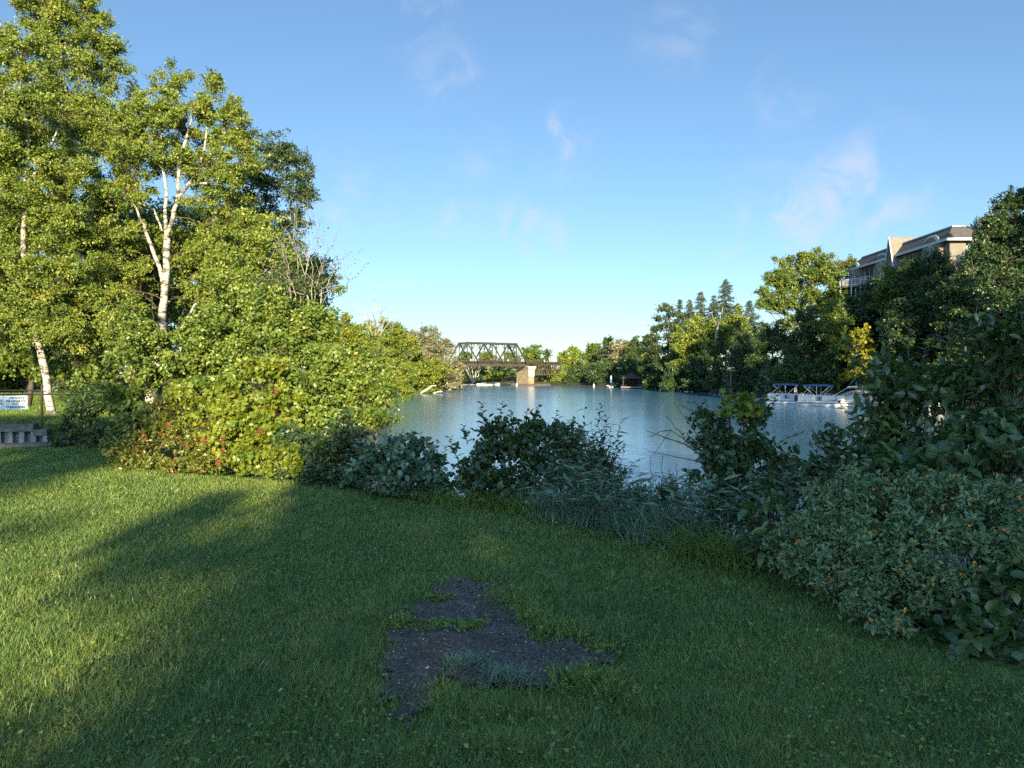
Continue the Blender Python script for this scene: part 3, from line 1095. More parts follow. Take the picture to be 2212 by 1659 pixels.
TG = 'grass tufts growing through the worn asphalt'
tuft('grass_tuft', 'small leafy weed tuft alone in the middle of the asphalt', 'grass tuft', [GP(1000, 1362), GP(1030, 1358), GP(1015, 1366)], 'tuft_leaf', 101, 160, .06, .09, 130, TG)
tuft('grass_tuft', 'rounded weed tuft on the asphalt edge towards the birches', 'grass tuft', [GP(855, 1362), GP(868, 1355)], 'tuft_leaf', 102, 150, .08, .09, 110, TG)
tuft('grass_tuft', 'flat strip of weeds between two tufts on the asphalt', 'grass tuft', [GP(915, 1362), GP(930, 1361), GP(945, 1360), GP(960, 1358)], 'tuft_leaf', 103, 300, .045, .10, 160, TG)
tuft('grass_tuft', 'tuft coloured sunlit yellow-green along the river side of the asphalt', 'grass tuft', [GP(1150, 1345), GP(1175, 1358), GP(1195, 1370), GP(1215, 1382), GP(1130, 1325)], 'tuft_leaf', 104, 420, .11, .13, 260, TG, .006)  # stands in shade; its sunlit look is in the leaf colour
tuft('grass_tuft', 'leafy tuft reaching over the far corner of the asphalt', 'grass tuft', [GP(1095, 1275), GP(1105, 1290), GP(1085, 1305), GP(1110, 1310)], 'tuft_leaf', 105, 360, .08, .15, 200, TG)
tuft('grass_tuft', 'low tuft on the far rim of the asphalt with pale tips', 'grass tuft', [GP(935, 1300), GP(960, 1300)], 'tuft_leaf', 106, 150, .06, .09, 80, TG)
tuft('grass_tuft', 'pale grey-green tuft lying over the asphalt centre', 'grass tuft', [GP(985, 1450), GP(1020, 1445)], 'reed_leaf', 107, 260, .08, .10, 0, TG)
tuft('grass_tuft', 'pale spiky tuft at the near end of the asphalt', 'grass tuft', [GP(1085, 1475), GP(1110, 1480)], 'reed_leaf', 108, 260, .09, .10, 0, TG)
tuft('grass_tuft', 'bright long-bladed tuft on the near corner of the asphalt', 'grass tuft', [GP(1230, 1490), GP(1260, 1485), GP(1290, 1490), GP(1320, 1500)], 'tuft_leaf', 109, 420, .10, .13, 120, TG)
tuft('grass_tuft', 'dark low tuft at the pointed end of the asphalt', 'grass tuft', [GP(1290, 1415), GP(1310, 1412)], 'tuft_leaf', 110, 170, .06, .09, 60, TG)

# ------------------------------------------------------------------ wall, fence and signs at the edge of the lawn
M['concrete'] = noise_mat('concrete', (.065, .06, .055), (.13, .12, .105), 9, .9, .4)
M['pile'] = noise_mat('sheet_pile', (.13, .13, .125), (.24, .235, .225), 12, .75, .2, stretch=(1, 1, .4))
M['fence_paint'] = noise_mat('fence_paint', (.012, .012, .012), (.022, .022, .022), 10, .5)
M['sign_paint'] = noise_mat('sign_paint', (.50, .53, .56), (.56, .59, .61), 5, .45)
M['ink'] = noise_mat('ink', (.03, .032, .04), (.05, .05, .06), 5, .6)

wa = np.array([-14.6, 15.13]); wb = np.array([-10.28, 16.38])
wdir = (wb - wa) / np.linalg.norm(wb - wa)
wang = math.atan2(wdir[1], wdir[0])
Lw = float(np.linalg.norm(wb - wa))
t = thing('retaining_wall', 'low corrugated retaining wall with concrete cap at the lawn edge', 'wall', (wa[0], wa[1], .02), wang)
m = MB()
per = .225
prof = []
xx = Lw - .02
out_l = []
while xx > 0:
    out_l += [(xx, 0.0), (xx - per * .42, 0.0), (xx - per * .5, .15), (xx - per * .92, .15)]
    xx -= per
front = out_l
back = [(0, .24), (Lw - .02, .24)]
m.prism([(p[0], p[1]) for p in front] + back, 'z', -.15, .30)
m.build('sheet_piling', M['pile'], t)
m = MB()
m.prism([(-.06, .30), (.30, .30), (.30, .44), (.22, .455), (-.06, .445)], 'x', 0, Lw - .28)
m.prism([(-.05, .20), (.26, .20), (.26, .33), (-.05, .33)], 'x', Lw - .279, Lw - .02)
m.build('cap', M['concrete'], t)
m = MB()
m.prism([(-.10, -.12), (-.005, -.12), (-.005, .055), (-.10, .03)], 'x', 0, Lw + .1)
m.build('footing', M['concrete'], t)


def wpt(s, z, off=.12):
    return (s, off, z)


u_post = (86 - 1106) / 1598.6
sp_ = None
for ss in np.linspace(0, Lw + 2, 800):
    q = wa + wdir * ss
    if q[0] / q[1] <= u_post:
        sp_ = ss
t2 = thing('rail_fence', 'black metal rail fence standing on the retaining wall', 'fence', (wa[0], wa[1], .44), wang)
ztop = 1.6 - (850 - 806) / 1598.6 * 16.2 - .44
for ss in (sp_, sp_ - 2.2):
    m = MB(); m.tube([(ss, .12, 0), (ss, .12, ztop + .18)], .026, 8)
    m.tube([(ss, .12, ztop + .18), (ss, .12, ztop + .2)], [.024, .012], 8)
    m.build('post', M['fence_paint'], t2, smooth=False)
m = MB(); m.tube([(0, .12, ztop + .06), (sp_, .12, ztop + .06)], .018, 6); m.build('rail', M['fence_paint'], t2)
m = MB(); m.tube([(0, .12, ztop - .03), (sp_, .12, ztop - .03), (sp_ + .85, .12, ztop - .03)], .018, 6); m.build('rail', M['fence_paint'], t2)
m = MB(); m.tube([(sp_ + .85, .12, -.44), (sp_ + .85, .12, ztop + .1)], .018, 8); m.build('post', M['fence_paint'], t2)


def text_obj(s, size, mat, parent, loc, shear=0.0, name='lettering', wide=1.0, bold=0.0):
    cu = bpy.data.curves.new('lettering', 'FONT')
    cu.body = s
    cu.size = size
    cu.align_x = 'CENTER'
    cu.align_y = 'CENTER'
    cu.shear = shear
    cu.extrude = .0015
    cu.offset = bold
    cu.space_character = 1.05
    ob = bpy.data.objects.new('tmp', cu)
    COL.objects.link(ob)
    bpy.context.view_layer.update()
    me = bpy.data.meshes.new_from_object(ob.evaluated_get(bpy.context.evaluated_depsgraph_get()))
    bpy.data.objects.remove(ob)
    me.materials.clear()
    me.materials.append(mat)
    o = bpy.data.objects.new(name, me)
    o.parent = parent
    o.location = loc
    o.rotation_euler = (R(90), 0, 0)
    o.scale = (wide, 1, 1)
    COL.objects.link(o)
    return o


def sign(s0, s1, z0, z1, label, lines):
    mid = (s0 + s1) / 2
    q = wa + wdir * mid
    nrm = np.array([wdir[1], -wdir[0]])
    # hangs on the rails, in front of them
    q = q - np.array([-wdir[1], wdir[0]]) * (-.12 + .028)
    t = thing('sign', label, 'sign', (q[0], q[1], z0 + .44), wang, 'white notices hung on the rail fence')
    w_, h_ = s1 - s0, z1 - z0
    m = MB()
    r = .015
    ol = []
    for cx_, cz_, a0 in ((w_ / 2 - r, h_ - r, 0), (-w_ / 2 + r, h_ - r, 90), (-w_ / 2 + r, r, 180), (w_ / 2 - r, r, 270)):
        for i in range(4):
            a_ = R(a0 + i * 30)
            ol.append((cx_ + r * math.cos(a_), cz_ + r * math.sin(a_)))
    m.prism(ol, 'y', -.004, .004)
    m.build('panel', M['sign_paint'], t)
    for (s_, fz, sz_, sh, wd_, dx) in lines:
        text_obj(s_, sz_, M['ink'], t, (dx, -.0058, fz * h_), sh, wide=wd_, bold=.0022)
    for dx in (-w_ * .42, w_ * .42):
        m = MB(); m.tube([(dx, -.006, h_ - .03), (dx, .03, h_ - .03)], .008, 8); m.build('bolt', M['fence_paint'], t)
    return t


def s_at(u):
    best = min(np.linspace(0, Lw + 2, 4000), key=lambda q: abs((wa + wdir * q)[0] / (wa + wdir * q)[1] - (u - 1106) / 1598.6))
    return float(best)


sa, sb = s_at(3), s_at(55)
zt_, zb_ = 1.6 - (856 - 806) / 1598.6 * 16 - .44, 1.6 - (886 - 806) / 1598.6 * 16 - .44
sign(sa, sb, zb_, zt_, 'white PRIVATE PROPERTY NO TRESPASSING notice on the rail fence',
     [('PRIVATE', .82, .068, .25, 1.12, .03), ('PROPERTY', .59, .068, .25, 1.12, 0), ('NO', .39, .062, 0, 1.15, 0), ('TRESPASSING', .16, .060, .0, 1.0, 0), ('-- ', .40, .05, 0, 1.3, -.14), (' --', .40, .05, 0, 1.3, .14)])
sign(sa - (sb - sa) - .012, sa - .012, zb_, zt_, 'second white notice beside the no trespassing one, cut by the photo edge',
     [('E', .62, .075, .2, 1.0, (sb - sa) * .43), ('Y', .40, .075, .2, 1.0, (sb - sa) * .42), ('-', .17, .06, 0, 1.3, (sb - sa) * .43)])

# pale gravel path beyond the fence
pv = []
for q in np.linspace(0, 1, 12):
    pv.append((-34 + 24 * q, 31 + 1.5 * math.sin(q * 3)))
Vp_, Fp_ = [], []
for i, (x, y) in enumerate(pv):
    for o_ in (-.9, .9):
        Vp_.append((x, y + o_, lz(x, y + o_) + .03))
for i in range(len(pv) - 1):
    Fp_.append((2 * i, 2 * i + 2, 2 * i + 3, 2 * i + 1))
m = MB(); m.poly(Vp_, Fp_)
M['path'] = noise_mat('path_gravel', (.28, .24, .19), (.40, .35, .29), 5, .9)
tag(m.build('path', M['path']), kind='structure')

# grass beyond the fence
rng = np.random.default_rng(15)
n = 40000
d = rng.uniform(16.3, 30, n)
x = rng.uniform(-.80, -.52, n) * d
k = d > 15.6 + (x + 14) * .29
x, d = x[k], d[k]
n = len(x)
V, T, tt = blades(x, d, land_z(x, d), rng.uniform(.06, .14, n), d * .0009, rng, lean=.7, bend=.5, tint=np.clip(rng.normal(.5, .2, n), 0, .93))
tag(tri_mesh('meadow_grass', V, T, M['grass_leaf'], tint=tt), 'unmown grass rising behind the rail fence', 'grass', kind='stuff')

# ------------------------------------------------------------------ birches and trees beyond the lawn
BG = 'birches beside the lawn'
plant('birch_tree', 'white-barked birch leaning over the rail fence, trunk clear at its base', 'tree', (PX(112, 19), 19, lz(PX(112, 19), 19)),
      [(40, 300, 19, 120, 95), (10, 200, 18.5, 90, 90), (110, 370, 19.5, 110, 80), (30, 450, 19, 100, 80), (-60, 330, 19, 100, 110), (120, 500, 19, 105, 70),
       (20, 580, 18.5, 85, 60), (60, 120, 19, 75, 70), (-60, 520, 19, 80, 90), (150, 250, 20, 80, 75), (120, 420, 18.8, 90, 70), (60, 640, 18.6, 80, 60), (150, 580, 18.8, 80, 60), (12, 105, 19.5, 50, 52), (-50, 140, 19.5, 70, 70), (20, 700, 18.4, 80, 60), (120, 700, 18.4, 80, 60)],
      .066, 'rhomb', 'birch_leaf', 201, cov=4.0, per=9, stem_mat='birch_bark', group=BG, clumps=26, clump=.30, inner=.35, limb_r=.022, droop=.45,
      stems=[[(116, 918, 19, .12), (110, 890, 19, .105), (91, 776, 19, .09), (77, 710, 19, .08), (62, 630, 19, .07), (53, 551, 19, .065), (58, 400, 19, .05), (66, 280, 19, .035), (44, 170, 19, .02)],
             [(66, 650, 19, .05), (40, 610, 18.8, .04), (15, 590, 18.6, .02)], [(60, 400, 19, .04), (110, 330, 19.2, .03), (140, 250, 19.4, .015)]])
plant('birch_tree', 'tallest birch whose top leaves the frame, pale stems among leaves', 'tree', (PX(250, 24), 24, lz(PX(250, 24), 24)),
      [(150, 90, 24, 95, 75), (100, 60, 24, 75, 75), (200, 60, 24, 55, 65), (210, 150, 24, 70, 60), (130, 190, 24, 110, 80), (90, 270, 24, 110, 80), (200, 270, 24, 90, 75), (230, 100, 24, 35, 40),
       (130, 0, 24, 90, 60), (180, 360, 24, 90, 80), (150, -60, 24, 70, 60), (245, 250, 24, 45, 55), (265, 330, 24, 55, 55)],
      .074, 'rhomb', 'birch_leaf', 202, cov=3.9, per=9, stem_mat='birch_bark', group=BG, clumps=26, clump=.28, inner=.3, limb_r=.024, droop=.4,
      stems=[[(254, 800, 24, .13), (243, 680, 24, .12), (234, 632, 24, .11), (205, 590, 24, .10), (185, 570, 24, .10), (150, 523, 24, .085), (137, 461, 24, .075), (133, 342, 24, .06), (140, 200, 24, .045), (150, 30, 24, .02)],
             [(140, 440, 24, .05), (180, 330, 24, .035), (205, 200, 24, .02)]])
plant('birch_tree', 'forked white birch rising behind the berry shrubs', 'tree', (PX(320, 20), 20, lz(PX(320, 20), 20)),
      [(365, 190, 20, 55, 55), (440, 225, 20, 60, 60), (400, 260, 20, 90, 60), (490, 290, 20, 60, 60), (330, 270, 20, 75, 65), (290, 340, 20, 85, 60), (460, 350, 19.6, 90, 55), (505, 385, 19.6, 55, 45),
       (390, 350, 20.6, 80, 55), (270, 420, 20, 75, 55), (460, 430, 20, 75, 45), (240, 500, 20, 90, 55), (330, 520, 21, 90, 50), (430, 530, 21, 90, 55), (250, 600, 20, 90, 55), (480, 590, 21, 90, 50), (420, 620, 21, 80, 50), (275, 610, 20.6, 60, 60), (200, 520, 20, 80, 60), (440, 560, 20.6, 50, 50), (230, 440, 20.4, 70, 60), (520, 470, 20.4, 60, 50), (270, 690, 19, 80, 60), (200, 640, 19.4, 80, 60), (500, 240, 20, 42, 42), (470, 185, 20, 32, 30), (525, 300, 20, 38, 42), (545, 350, 19.8, 36, 36), (300, 235, 20, 48, 48), (260, 290, 20.3, 50, 50)],
      .066, 'rhomb', 'birch_leaf', 203, cov=3.7, per=9, stem_mat='birch_bark', group=BG, clumps=22, clump=.28, inner=.3, limb_r=.022, droop=.4,
      stems=[[(318, 900, 20, .145), (326, 838, 20, .135), (337, 785, 20, .13), (350, 721, 20, .12), (355, 649, 20, .10), (361, 551, 20, .09), (362, 515, 20, .085)],
             [(362, 515, 20, .055), (359, 470, 20, .048), (362, 413, 20, .04), (350, 330, 20, .03), (360, 220, 20, .018)],
             [(364, 510, 20, .065), (376, 470, 20, .058), (386, 427, 20, .055), (410, 400, 20, .048), (428, 378, 20, .045), (445, 320, 20, .03), (455, 240, 20, .015)],
             [(386, 427, 20, .05), (389, 358, 20, .045), (400, 318, 20, .04), (408, 290, 20, .035), (427, 232, 20, .02)],
             [(412, 402, 20, .04), (437, 398, 19.8, .035), (468, 396, 19.6, .025), (520, 370, 19.5, .01)],
             [(352, 610, 20, .06), (343, 570, 20, .055), (328, 530, 20, .05), (312, 486, 20, .04), (290, 440, 20, .02)],
             [(352, 500, 20, .03), (335, 454, 20, .03), (287, 432, 20, .02)]])
plant('birch_tree', 'thin birch stem half hidden behind the dogwood leaves', 'tree', (PX(375, 17), 17, lz(PX(375, 17), 17)),
      [(460, 640, 17.5, 60, 60), (480, 570, 17.6, 80, 55), (540, 540, 17.8, 85, 55), (600, 570, 18, 70, 55), (520, 630, 17.2, 90, 50), (610, 630, 17.2, 70, 40), (465, 700, 16.8, 55, 50), (560, 480, 18.6, 60, 45)],
      .08, 'rhomb', 'birch_leaf', 204, cov=3.2, per=8, stem_mat='birch_bark', group=BG, clumps=18, inner=.3, limb_r=.018,
      stems=[[(372, 860, 17, .05), (384, 790, 17, .042), (392, 710, 17, .036), (420, 660, 17.3, .024), (470, 620, 17.6, .02), (530, 585, 18, .018), (560, 540, 18.4, .008)],
             [(590, 640, 17.8, .02), (615, 580, 18, .016), (635, 540, 18.2, .006)], [(520, 640, 17.4, .018), (560, 600, 17.7, .012), (600, 560, 18, .006)]])
plant('alder_tree', 'dull blue-green tree with airy twigs against the sky', 'tree', (PX(600, 23), 23, lz(PX(600, 23), 23)),
      [(590, 330, 23, 60, 50), (620, 400, 23, 65, 60), (560, 420, 23, 70, 70), (640, 350, 23, 32, 40), (655, 420, 23, 32, 45), (600, 490, 23, 75, 50), (660, 380, 23, 28, 22), (645, 470, 23, 35, 40), (540, 500, 23, 70, 60), (550, 370, 23, 45, 50), (610, 340, 23, 50, 40), (665, 350, 23, 18, 22), (675, 420, 23, 16, 24), (630, 520, 23, 50, 40)],
      .085, 'rhomb', 'alder_leaf', 205, cov=2.2, per=8, stem_mat='bark', clumps=30, clump=.25, inner=.3, limb_r=.025, lumpy=.25,
      stems=[[(585, 860, 23, .13), (580, 700, 23, .11), (585, 600, 23, .09), (600, 530, 23, .07), (625, 460, 23, .045), (648, 380, 23, .012)], [(585, 600, 23, .05), (570, 480, 23, .035), (585, 360, 23, .012)]])


def bare_twigs(L, w, rng):
    for (u0, v0, u1, v1) in [(650, 660, 640, 470), (660, 640, 668, 480), (680, 650, 705, 490), (690, 640, 735, 560), (690, 640, 765, 612), (690, 630, 750, 590), (630, 650, 615, 520), (670, 620, 690, 500),
                             (640, 640, 600, 540), (700, 650, 742, 605), (705, 620, 728, 575), (660, 600, 625, 505), (675, 650, 652, 520), (610, 640, 585, 560), (695, 600, 712, 520)]:
        a, b = P(u0, v0, 16.5 + rng.normal(0, .4)), P(u1, v1, 16.5 + rng.normal(0, .6))
        pts = curve_pts(a, b, rng, 8, -.05, .03)
        w.tube(pts, np.linspace(.010, .002, 8), 4, cap=False)
        for i in range(7):
            k = rng.integers(2, 8)
            q = pts[k] + unit(b - a) * rng.uniform(.15, .55) + rng.normal(0, .20, 3)
            w.tube(curve_pts(pts[k], q, rng, 4, -.03, .05), [.005, .004, .003, .002], 3, cap=False)
            if rng.random() < .5:
                st = (pts[k] + q)[None] / 2
                L.twigs(st, q[None], 4, .05, rng, tint=np.array([.4]))


plant('bare_shrub', 'half-bare grey shrub with fine twigs against the sky', 'shrub', (PX(670, 16.5), 16.5, lz(PX(670, 16.5), 16.5)),
      [(690, 610, 16.5, 55, 30), (640, 600, 16.5, 50, 40), (590, 610, 16.7, 60, 40)], .055, 'rhomb', 'alder_leaf', 206, cov=1.0, per=6, stem_mat='grey_twig', clumps=20, inner=.2, limb_r=.012, wood='branches', fol='leaves',
      stems=[[(670, 760, 16.5, .03), (668, 690, 16.5, .025), (665, 640, 16.5, .02)], [(676, 760, 16.5, .025), (690, 680, 16.5, .02), (695, 630, 16.5, .012)]], extra=bare_twigs)
# darker growth that closes the view under the birches
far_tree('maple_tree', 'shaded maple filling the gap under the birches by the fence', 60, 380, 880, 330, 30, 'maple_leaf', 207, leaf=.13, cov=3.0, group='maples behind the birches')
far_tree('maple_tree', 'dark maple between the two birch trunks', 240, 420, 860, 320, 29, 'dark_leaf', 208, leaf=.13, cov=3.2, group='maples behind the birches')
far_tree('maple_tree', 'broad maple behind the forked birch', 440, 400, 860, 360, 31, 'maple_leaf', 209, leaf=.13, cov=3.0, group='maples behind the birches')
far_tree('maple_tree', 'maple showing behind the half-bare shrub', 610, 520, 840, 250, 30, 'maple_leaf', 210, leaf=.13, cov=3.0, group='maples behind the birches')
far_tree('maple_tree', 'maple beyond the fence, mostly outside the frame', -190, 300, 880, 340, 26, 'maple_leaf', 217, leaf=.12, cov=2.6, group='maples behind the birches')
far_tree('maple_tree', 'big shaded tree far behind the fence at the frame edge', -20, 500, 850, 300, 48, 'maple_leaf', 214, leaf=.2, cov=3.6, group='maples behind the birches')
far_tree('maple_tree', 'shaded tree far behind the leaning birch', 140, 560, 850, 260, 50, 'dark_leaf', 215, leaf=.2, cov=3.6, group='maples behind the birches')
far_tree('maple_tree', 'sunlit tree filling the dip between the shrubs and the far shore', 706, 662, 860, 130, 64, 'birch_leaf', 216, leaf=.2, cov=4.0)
far_tree('pine_tree', 'dark pine top between the tallest birch and the forked one', 290, 165, 600, 130, 34, 'needle', 211, leaf=.14, cov=2.6, kind='cone')
plant('maple_sapling', 'low leafy maple branches hanging above the fence', 'tree', (PX(40, 21.5), 21.5, lz(PX(40, 21.5), 21.5)),
      [(40, 690, 21, 95, 55), (130, 650, 21, 90, 55), (20, 780, 21, 90, 40), (150, 740, 21, 90, 50), (200, 700, 20.5, 70, 60), (170, 810, 20.5, 60, 40), (80, 800, 21, 80, 30), (-20, 620, 21, 70, 70), (210, 790, 20, 60, 50)],
      .10, 'lobed', 'maple_leaf', 212, cov=2.6, per=8, stem_mat='bark', clumps=20, inner=.35, limb_r=.02, tint_shift=.1,
      stems=[[(60, 880, 21.5, .08), (70, 780, 21.3, .07), (80, 690, 21.2, .04)]])
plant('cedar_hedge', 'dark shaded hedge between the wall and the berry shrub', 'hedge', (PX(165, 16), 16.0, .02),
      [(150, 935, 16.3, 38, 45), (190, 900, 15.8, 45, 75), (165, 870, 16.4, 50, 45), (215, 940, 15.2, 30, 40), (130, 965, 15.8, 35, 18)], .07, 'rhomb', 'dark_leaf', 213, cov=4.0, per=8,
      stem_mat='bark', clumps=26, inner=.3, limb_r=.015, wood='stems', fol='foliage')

# ------------------------------------------------------------------ sunlit shrubs at the edge of the lawn
SG = 'shrubs along the lawn edge'
plant('dogwood_shrub', 'tall shrub with pale upturned leaves below the forked birch', 'shrub', (PX(330, 14.5), 14.5, 0),
      [(290, 760, 14.5, 85, 75), (370, 800, 14.5, 90, 70), (270, 860, 14, 70, 60), (315, 750, 15, 55, 40), (440, 760, 14.5, 80, 70), (300, 920, 13.6, 70, 50)],
      .072, 'round', 'dogwood_leaf', 221, cov=3.4, per=8, group=SG, clumps=26, clump=.26, inner=.35, wood='stems', fol='foliage', limb_r=.014,
      sprigs=[(260, 800, 245, 690, 14.3, 12), (300, 760, 285, 650, 14.3, 12), (330, 740, 330, 640, 14.4, 12), (235, 880, 225, 760, 14, 12), (380, 740, 400, 660, 14.4, 12)])
plant('dogwood_shrub', 'large dense shrub under the half-bare twigs', 'shrub', (PX(560, 14.5), 14.5, 0),
      [(520, 690, 14.6, 95, 55), (610, 680, 14.6, 85, 50), (470, 740, 14.2, 85, 65), (580, 760, 14, 100, 65), (660, 740, 14.2, 80, 70), (520, 830, 13.6, 100, 60), (640, 840, 13.6, 95, 65), (580, 640, 15, 60, 35), (680, 680, 14.8, 50, 35)],
      .072, 'round', 'dogwood_leaf', 222, cov=3.4, per=8, group=SG, clumps=30, clump=.26, inner=.35, wood='stems', fol='foliage', limb_r=.016,
      sprigs=[(500, 690, 495, 610, 14.5, 10), (560, 660, 560, 585, 14.5, 10), (620, 660, 628, 600, 14.5, 10), (450, 720, 440, 640, 14.3, 10)])
plant('dogwood_shrub', 'shrub overhanging the river at the end of the sunlit row', 'shrub', (PX(760, 13.2), 13.2, -.3),
      [(730, 780, 13.4, 80, 60), (780, 850, 13.2, 70, 60), (740, 900, 12.8, 80, 50), (700, 840, 13, 70, 65), (810, 780, 13.4, 45, 40), (825, 850, 13.2, 28, 45), (690, 930, 12.4, 60, 50), (800, 900, 12.9, 36, 35), (845, 905, 12.8, 22, 12)],
      .072, 'round', 'dogwood_leaf', 223, cov=3.2, per=8, group=SG, clumps=26, clump=.26, inner=.35, wood='stems', fol='foliage', limb_r=.014,
      sprigs=[(780, 760, 800, 690, 13.2, 12), (810, 780, 835, 715, 13.2, 12), (820, 860, 868, 905, 12.9, 10), (740, 740, 745, 680, 13.4, 10), (830, 880, 862, 860, 13, 9), (800, 930, 815, 985, 12.6, 9)])
plant('berry_shrub', 'low spreading shrub with reddening leaves and red berry heads', 'shrub', (PX(330, 12.3), 12.3, 0),
      [(290, 960, 12.3, 70, 45), (360, 930, 12.3, 75, 55), (420, 960, 12, 75, 55), (320, 1000, 12, 70, 30), (400, 1005, 11.6, 75, 28), (460, 1000, 11.5, 55, 32), (250, 960, 12.8, 36, 40), (350, 880, 12.6, 60, 40)],
      .075, 'oval', 'red_leaf', 224, cov=3.4, per=8, group=SG, clumps=30, clump=.25, inner=.3, wood='stems', fol='foliage', limb_r=.012)
plant('vine_shrub', 'bright lime shrub with lobed leaves at the centre of the row', 'shrub', (PX(520, 12), 12, 0),
      [(500, 860, 12.4, 80, 50), (450, 880, 12.3, 70, 45), (540, 920, 12, 80, 50), (470, 940, 11.8, 60, 45), (600, 870, 12.4, 70, 45), (510, 990, 11.4, 50, 38), (570, 800, 12.8, 60, 35), (590, 930, 12.2, 65, 60), (555, 1005, 11.5, 60, 35), (530, 960, 12.2, 70, 60), (400, 850, 12.6, 50, 35)],
      .078, 'lobed', 'lime_leaf', 225, cov=3.4, per=7, group=SG, clumps=26, clump=.26, inner=.35, wood='stems', fol='foliage', limb_r=.012)
plant('vine_shrub', 'small glowing yellow-green bush at the foot of the row', 'shrub', (PX(620, 10.9), 10.9, 0),
      [(610, 985, 10.9, 42, 30), (640, 1010, 10.8, 32, 25), (585, 1015, 10.9, 35, 20)], .06, 'lobed', 'lime_leaf', 226, cov=3.4, per=6, group=SG, clumps=20, inner=.35, wood='stems', fol='foliage', limb_r=.008)
plant('bank_shrub', 'shaded dark shrub next to the glowing lime bush', 'shrub', (PX(720, 10.8), 10.8, -.05),
      [(700, 980, 10.9, 65, 55), (640, 960, 11.6, 60, 60), (760, 970, 10.9, 60, 50), (680, 1030, 10.5, 55, 25), (745, 1035, 10.3, 60, 25), (740, 930, 11.3, 60, 40)], .08, 'oval', 'bank_leaf', 227, cov=3.6, per=8, group=SG, clumps=26, inner=.35, wood='stems', fol='foliage')  # dark leaf colour carries part of the shade over this end


def berry_heads(parent, spots, seed):
    rng = np.random.default_rng(seed)
    for (u, v, d) in spots:
        c = P(u, v, d)
        L = Leaves()
        n = 42
        p = c + rng.normal(0, 1, (n, 3)).clip(-1.4, 1.4) * np.array([.022, .022, .030])
        dd = rand_dirs(n, rng)
        nn = rand_dirs(n, rng)
        nn = unit(nn - dd * (nn * dd).sum(-1, keepdims=True))
        L.add(p, dd, nn, rng.uniform(.02, .035, n), rng.random(n))
        L.build('berry_head', M['berry'], parent, 'round', clip_ground=False)


bs = [o for o in COL.objects if o.name.startswith('berry_shrub')][0]
berry_heads(bs, [(310, 945, 11.7), (365, 920, 11.5), (440, 955, 11.2), (470, 1000, 11.0), (478, 975, 11.1), (595, 845, 12.0), (560, 930, 11.4), (480, 950, 11.2)], 5)

# low weeds that close the foot of the bank
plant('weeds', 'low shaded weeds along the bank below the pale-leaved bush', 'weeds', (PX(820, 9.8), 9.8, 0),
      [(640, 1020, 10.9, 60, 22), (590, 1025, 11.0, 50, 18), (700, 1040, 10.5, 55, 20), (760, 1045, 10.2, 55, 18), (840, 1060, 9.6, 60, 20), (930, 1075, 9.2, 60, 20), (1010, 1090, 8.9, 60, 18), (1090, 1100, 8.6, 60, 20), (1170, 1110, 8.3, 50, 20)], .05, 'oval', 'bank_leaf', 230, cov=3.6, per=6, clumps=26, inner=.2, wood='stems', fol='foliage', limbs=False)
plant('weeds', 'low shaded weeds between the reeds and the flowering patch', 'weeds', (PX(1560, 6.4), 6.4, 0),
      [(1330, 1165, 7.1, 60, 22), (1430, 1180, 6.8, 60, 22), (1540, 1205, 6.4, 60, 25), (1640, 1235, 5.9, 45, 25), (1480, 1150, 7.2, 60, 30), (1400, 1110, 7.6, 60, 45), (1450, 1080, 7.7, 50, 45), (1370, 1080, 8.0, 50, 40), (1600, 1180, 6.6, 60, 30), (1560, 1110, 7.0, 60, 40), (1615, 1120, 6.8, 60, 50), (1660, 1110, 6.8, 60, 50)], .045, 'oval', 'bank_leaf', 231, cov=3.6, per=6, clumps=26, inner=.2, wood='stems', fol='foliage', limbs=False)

# ------------------------------------------------------------------ shaded plants on the bank, in front of the water
KG = 'shaded shrubs on the river bank'


def bz(u, d):
    return (PX(u, d), d, lz(PX(u, d), d))


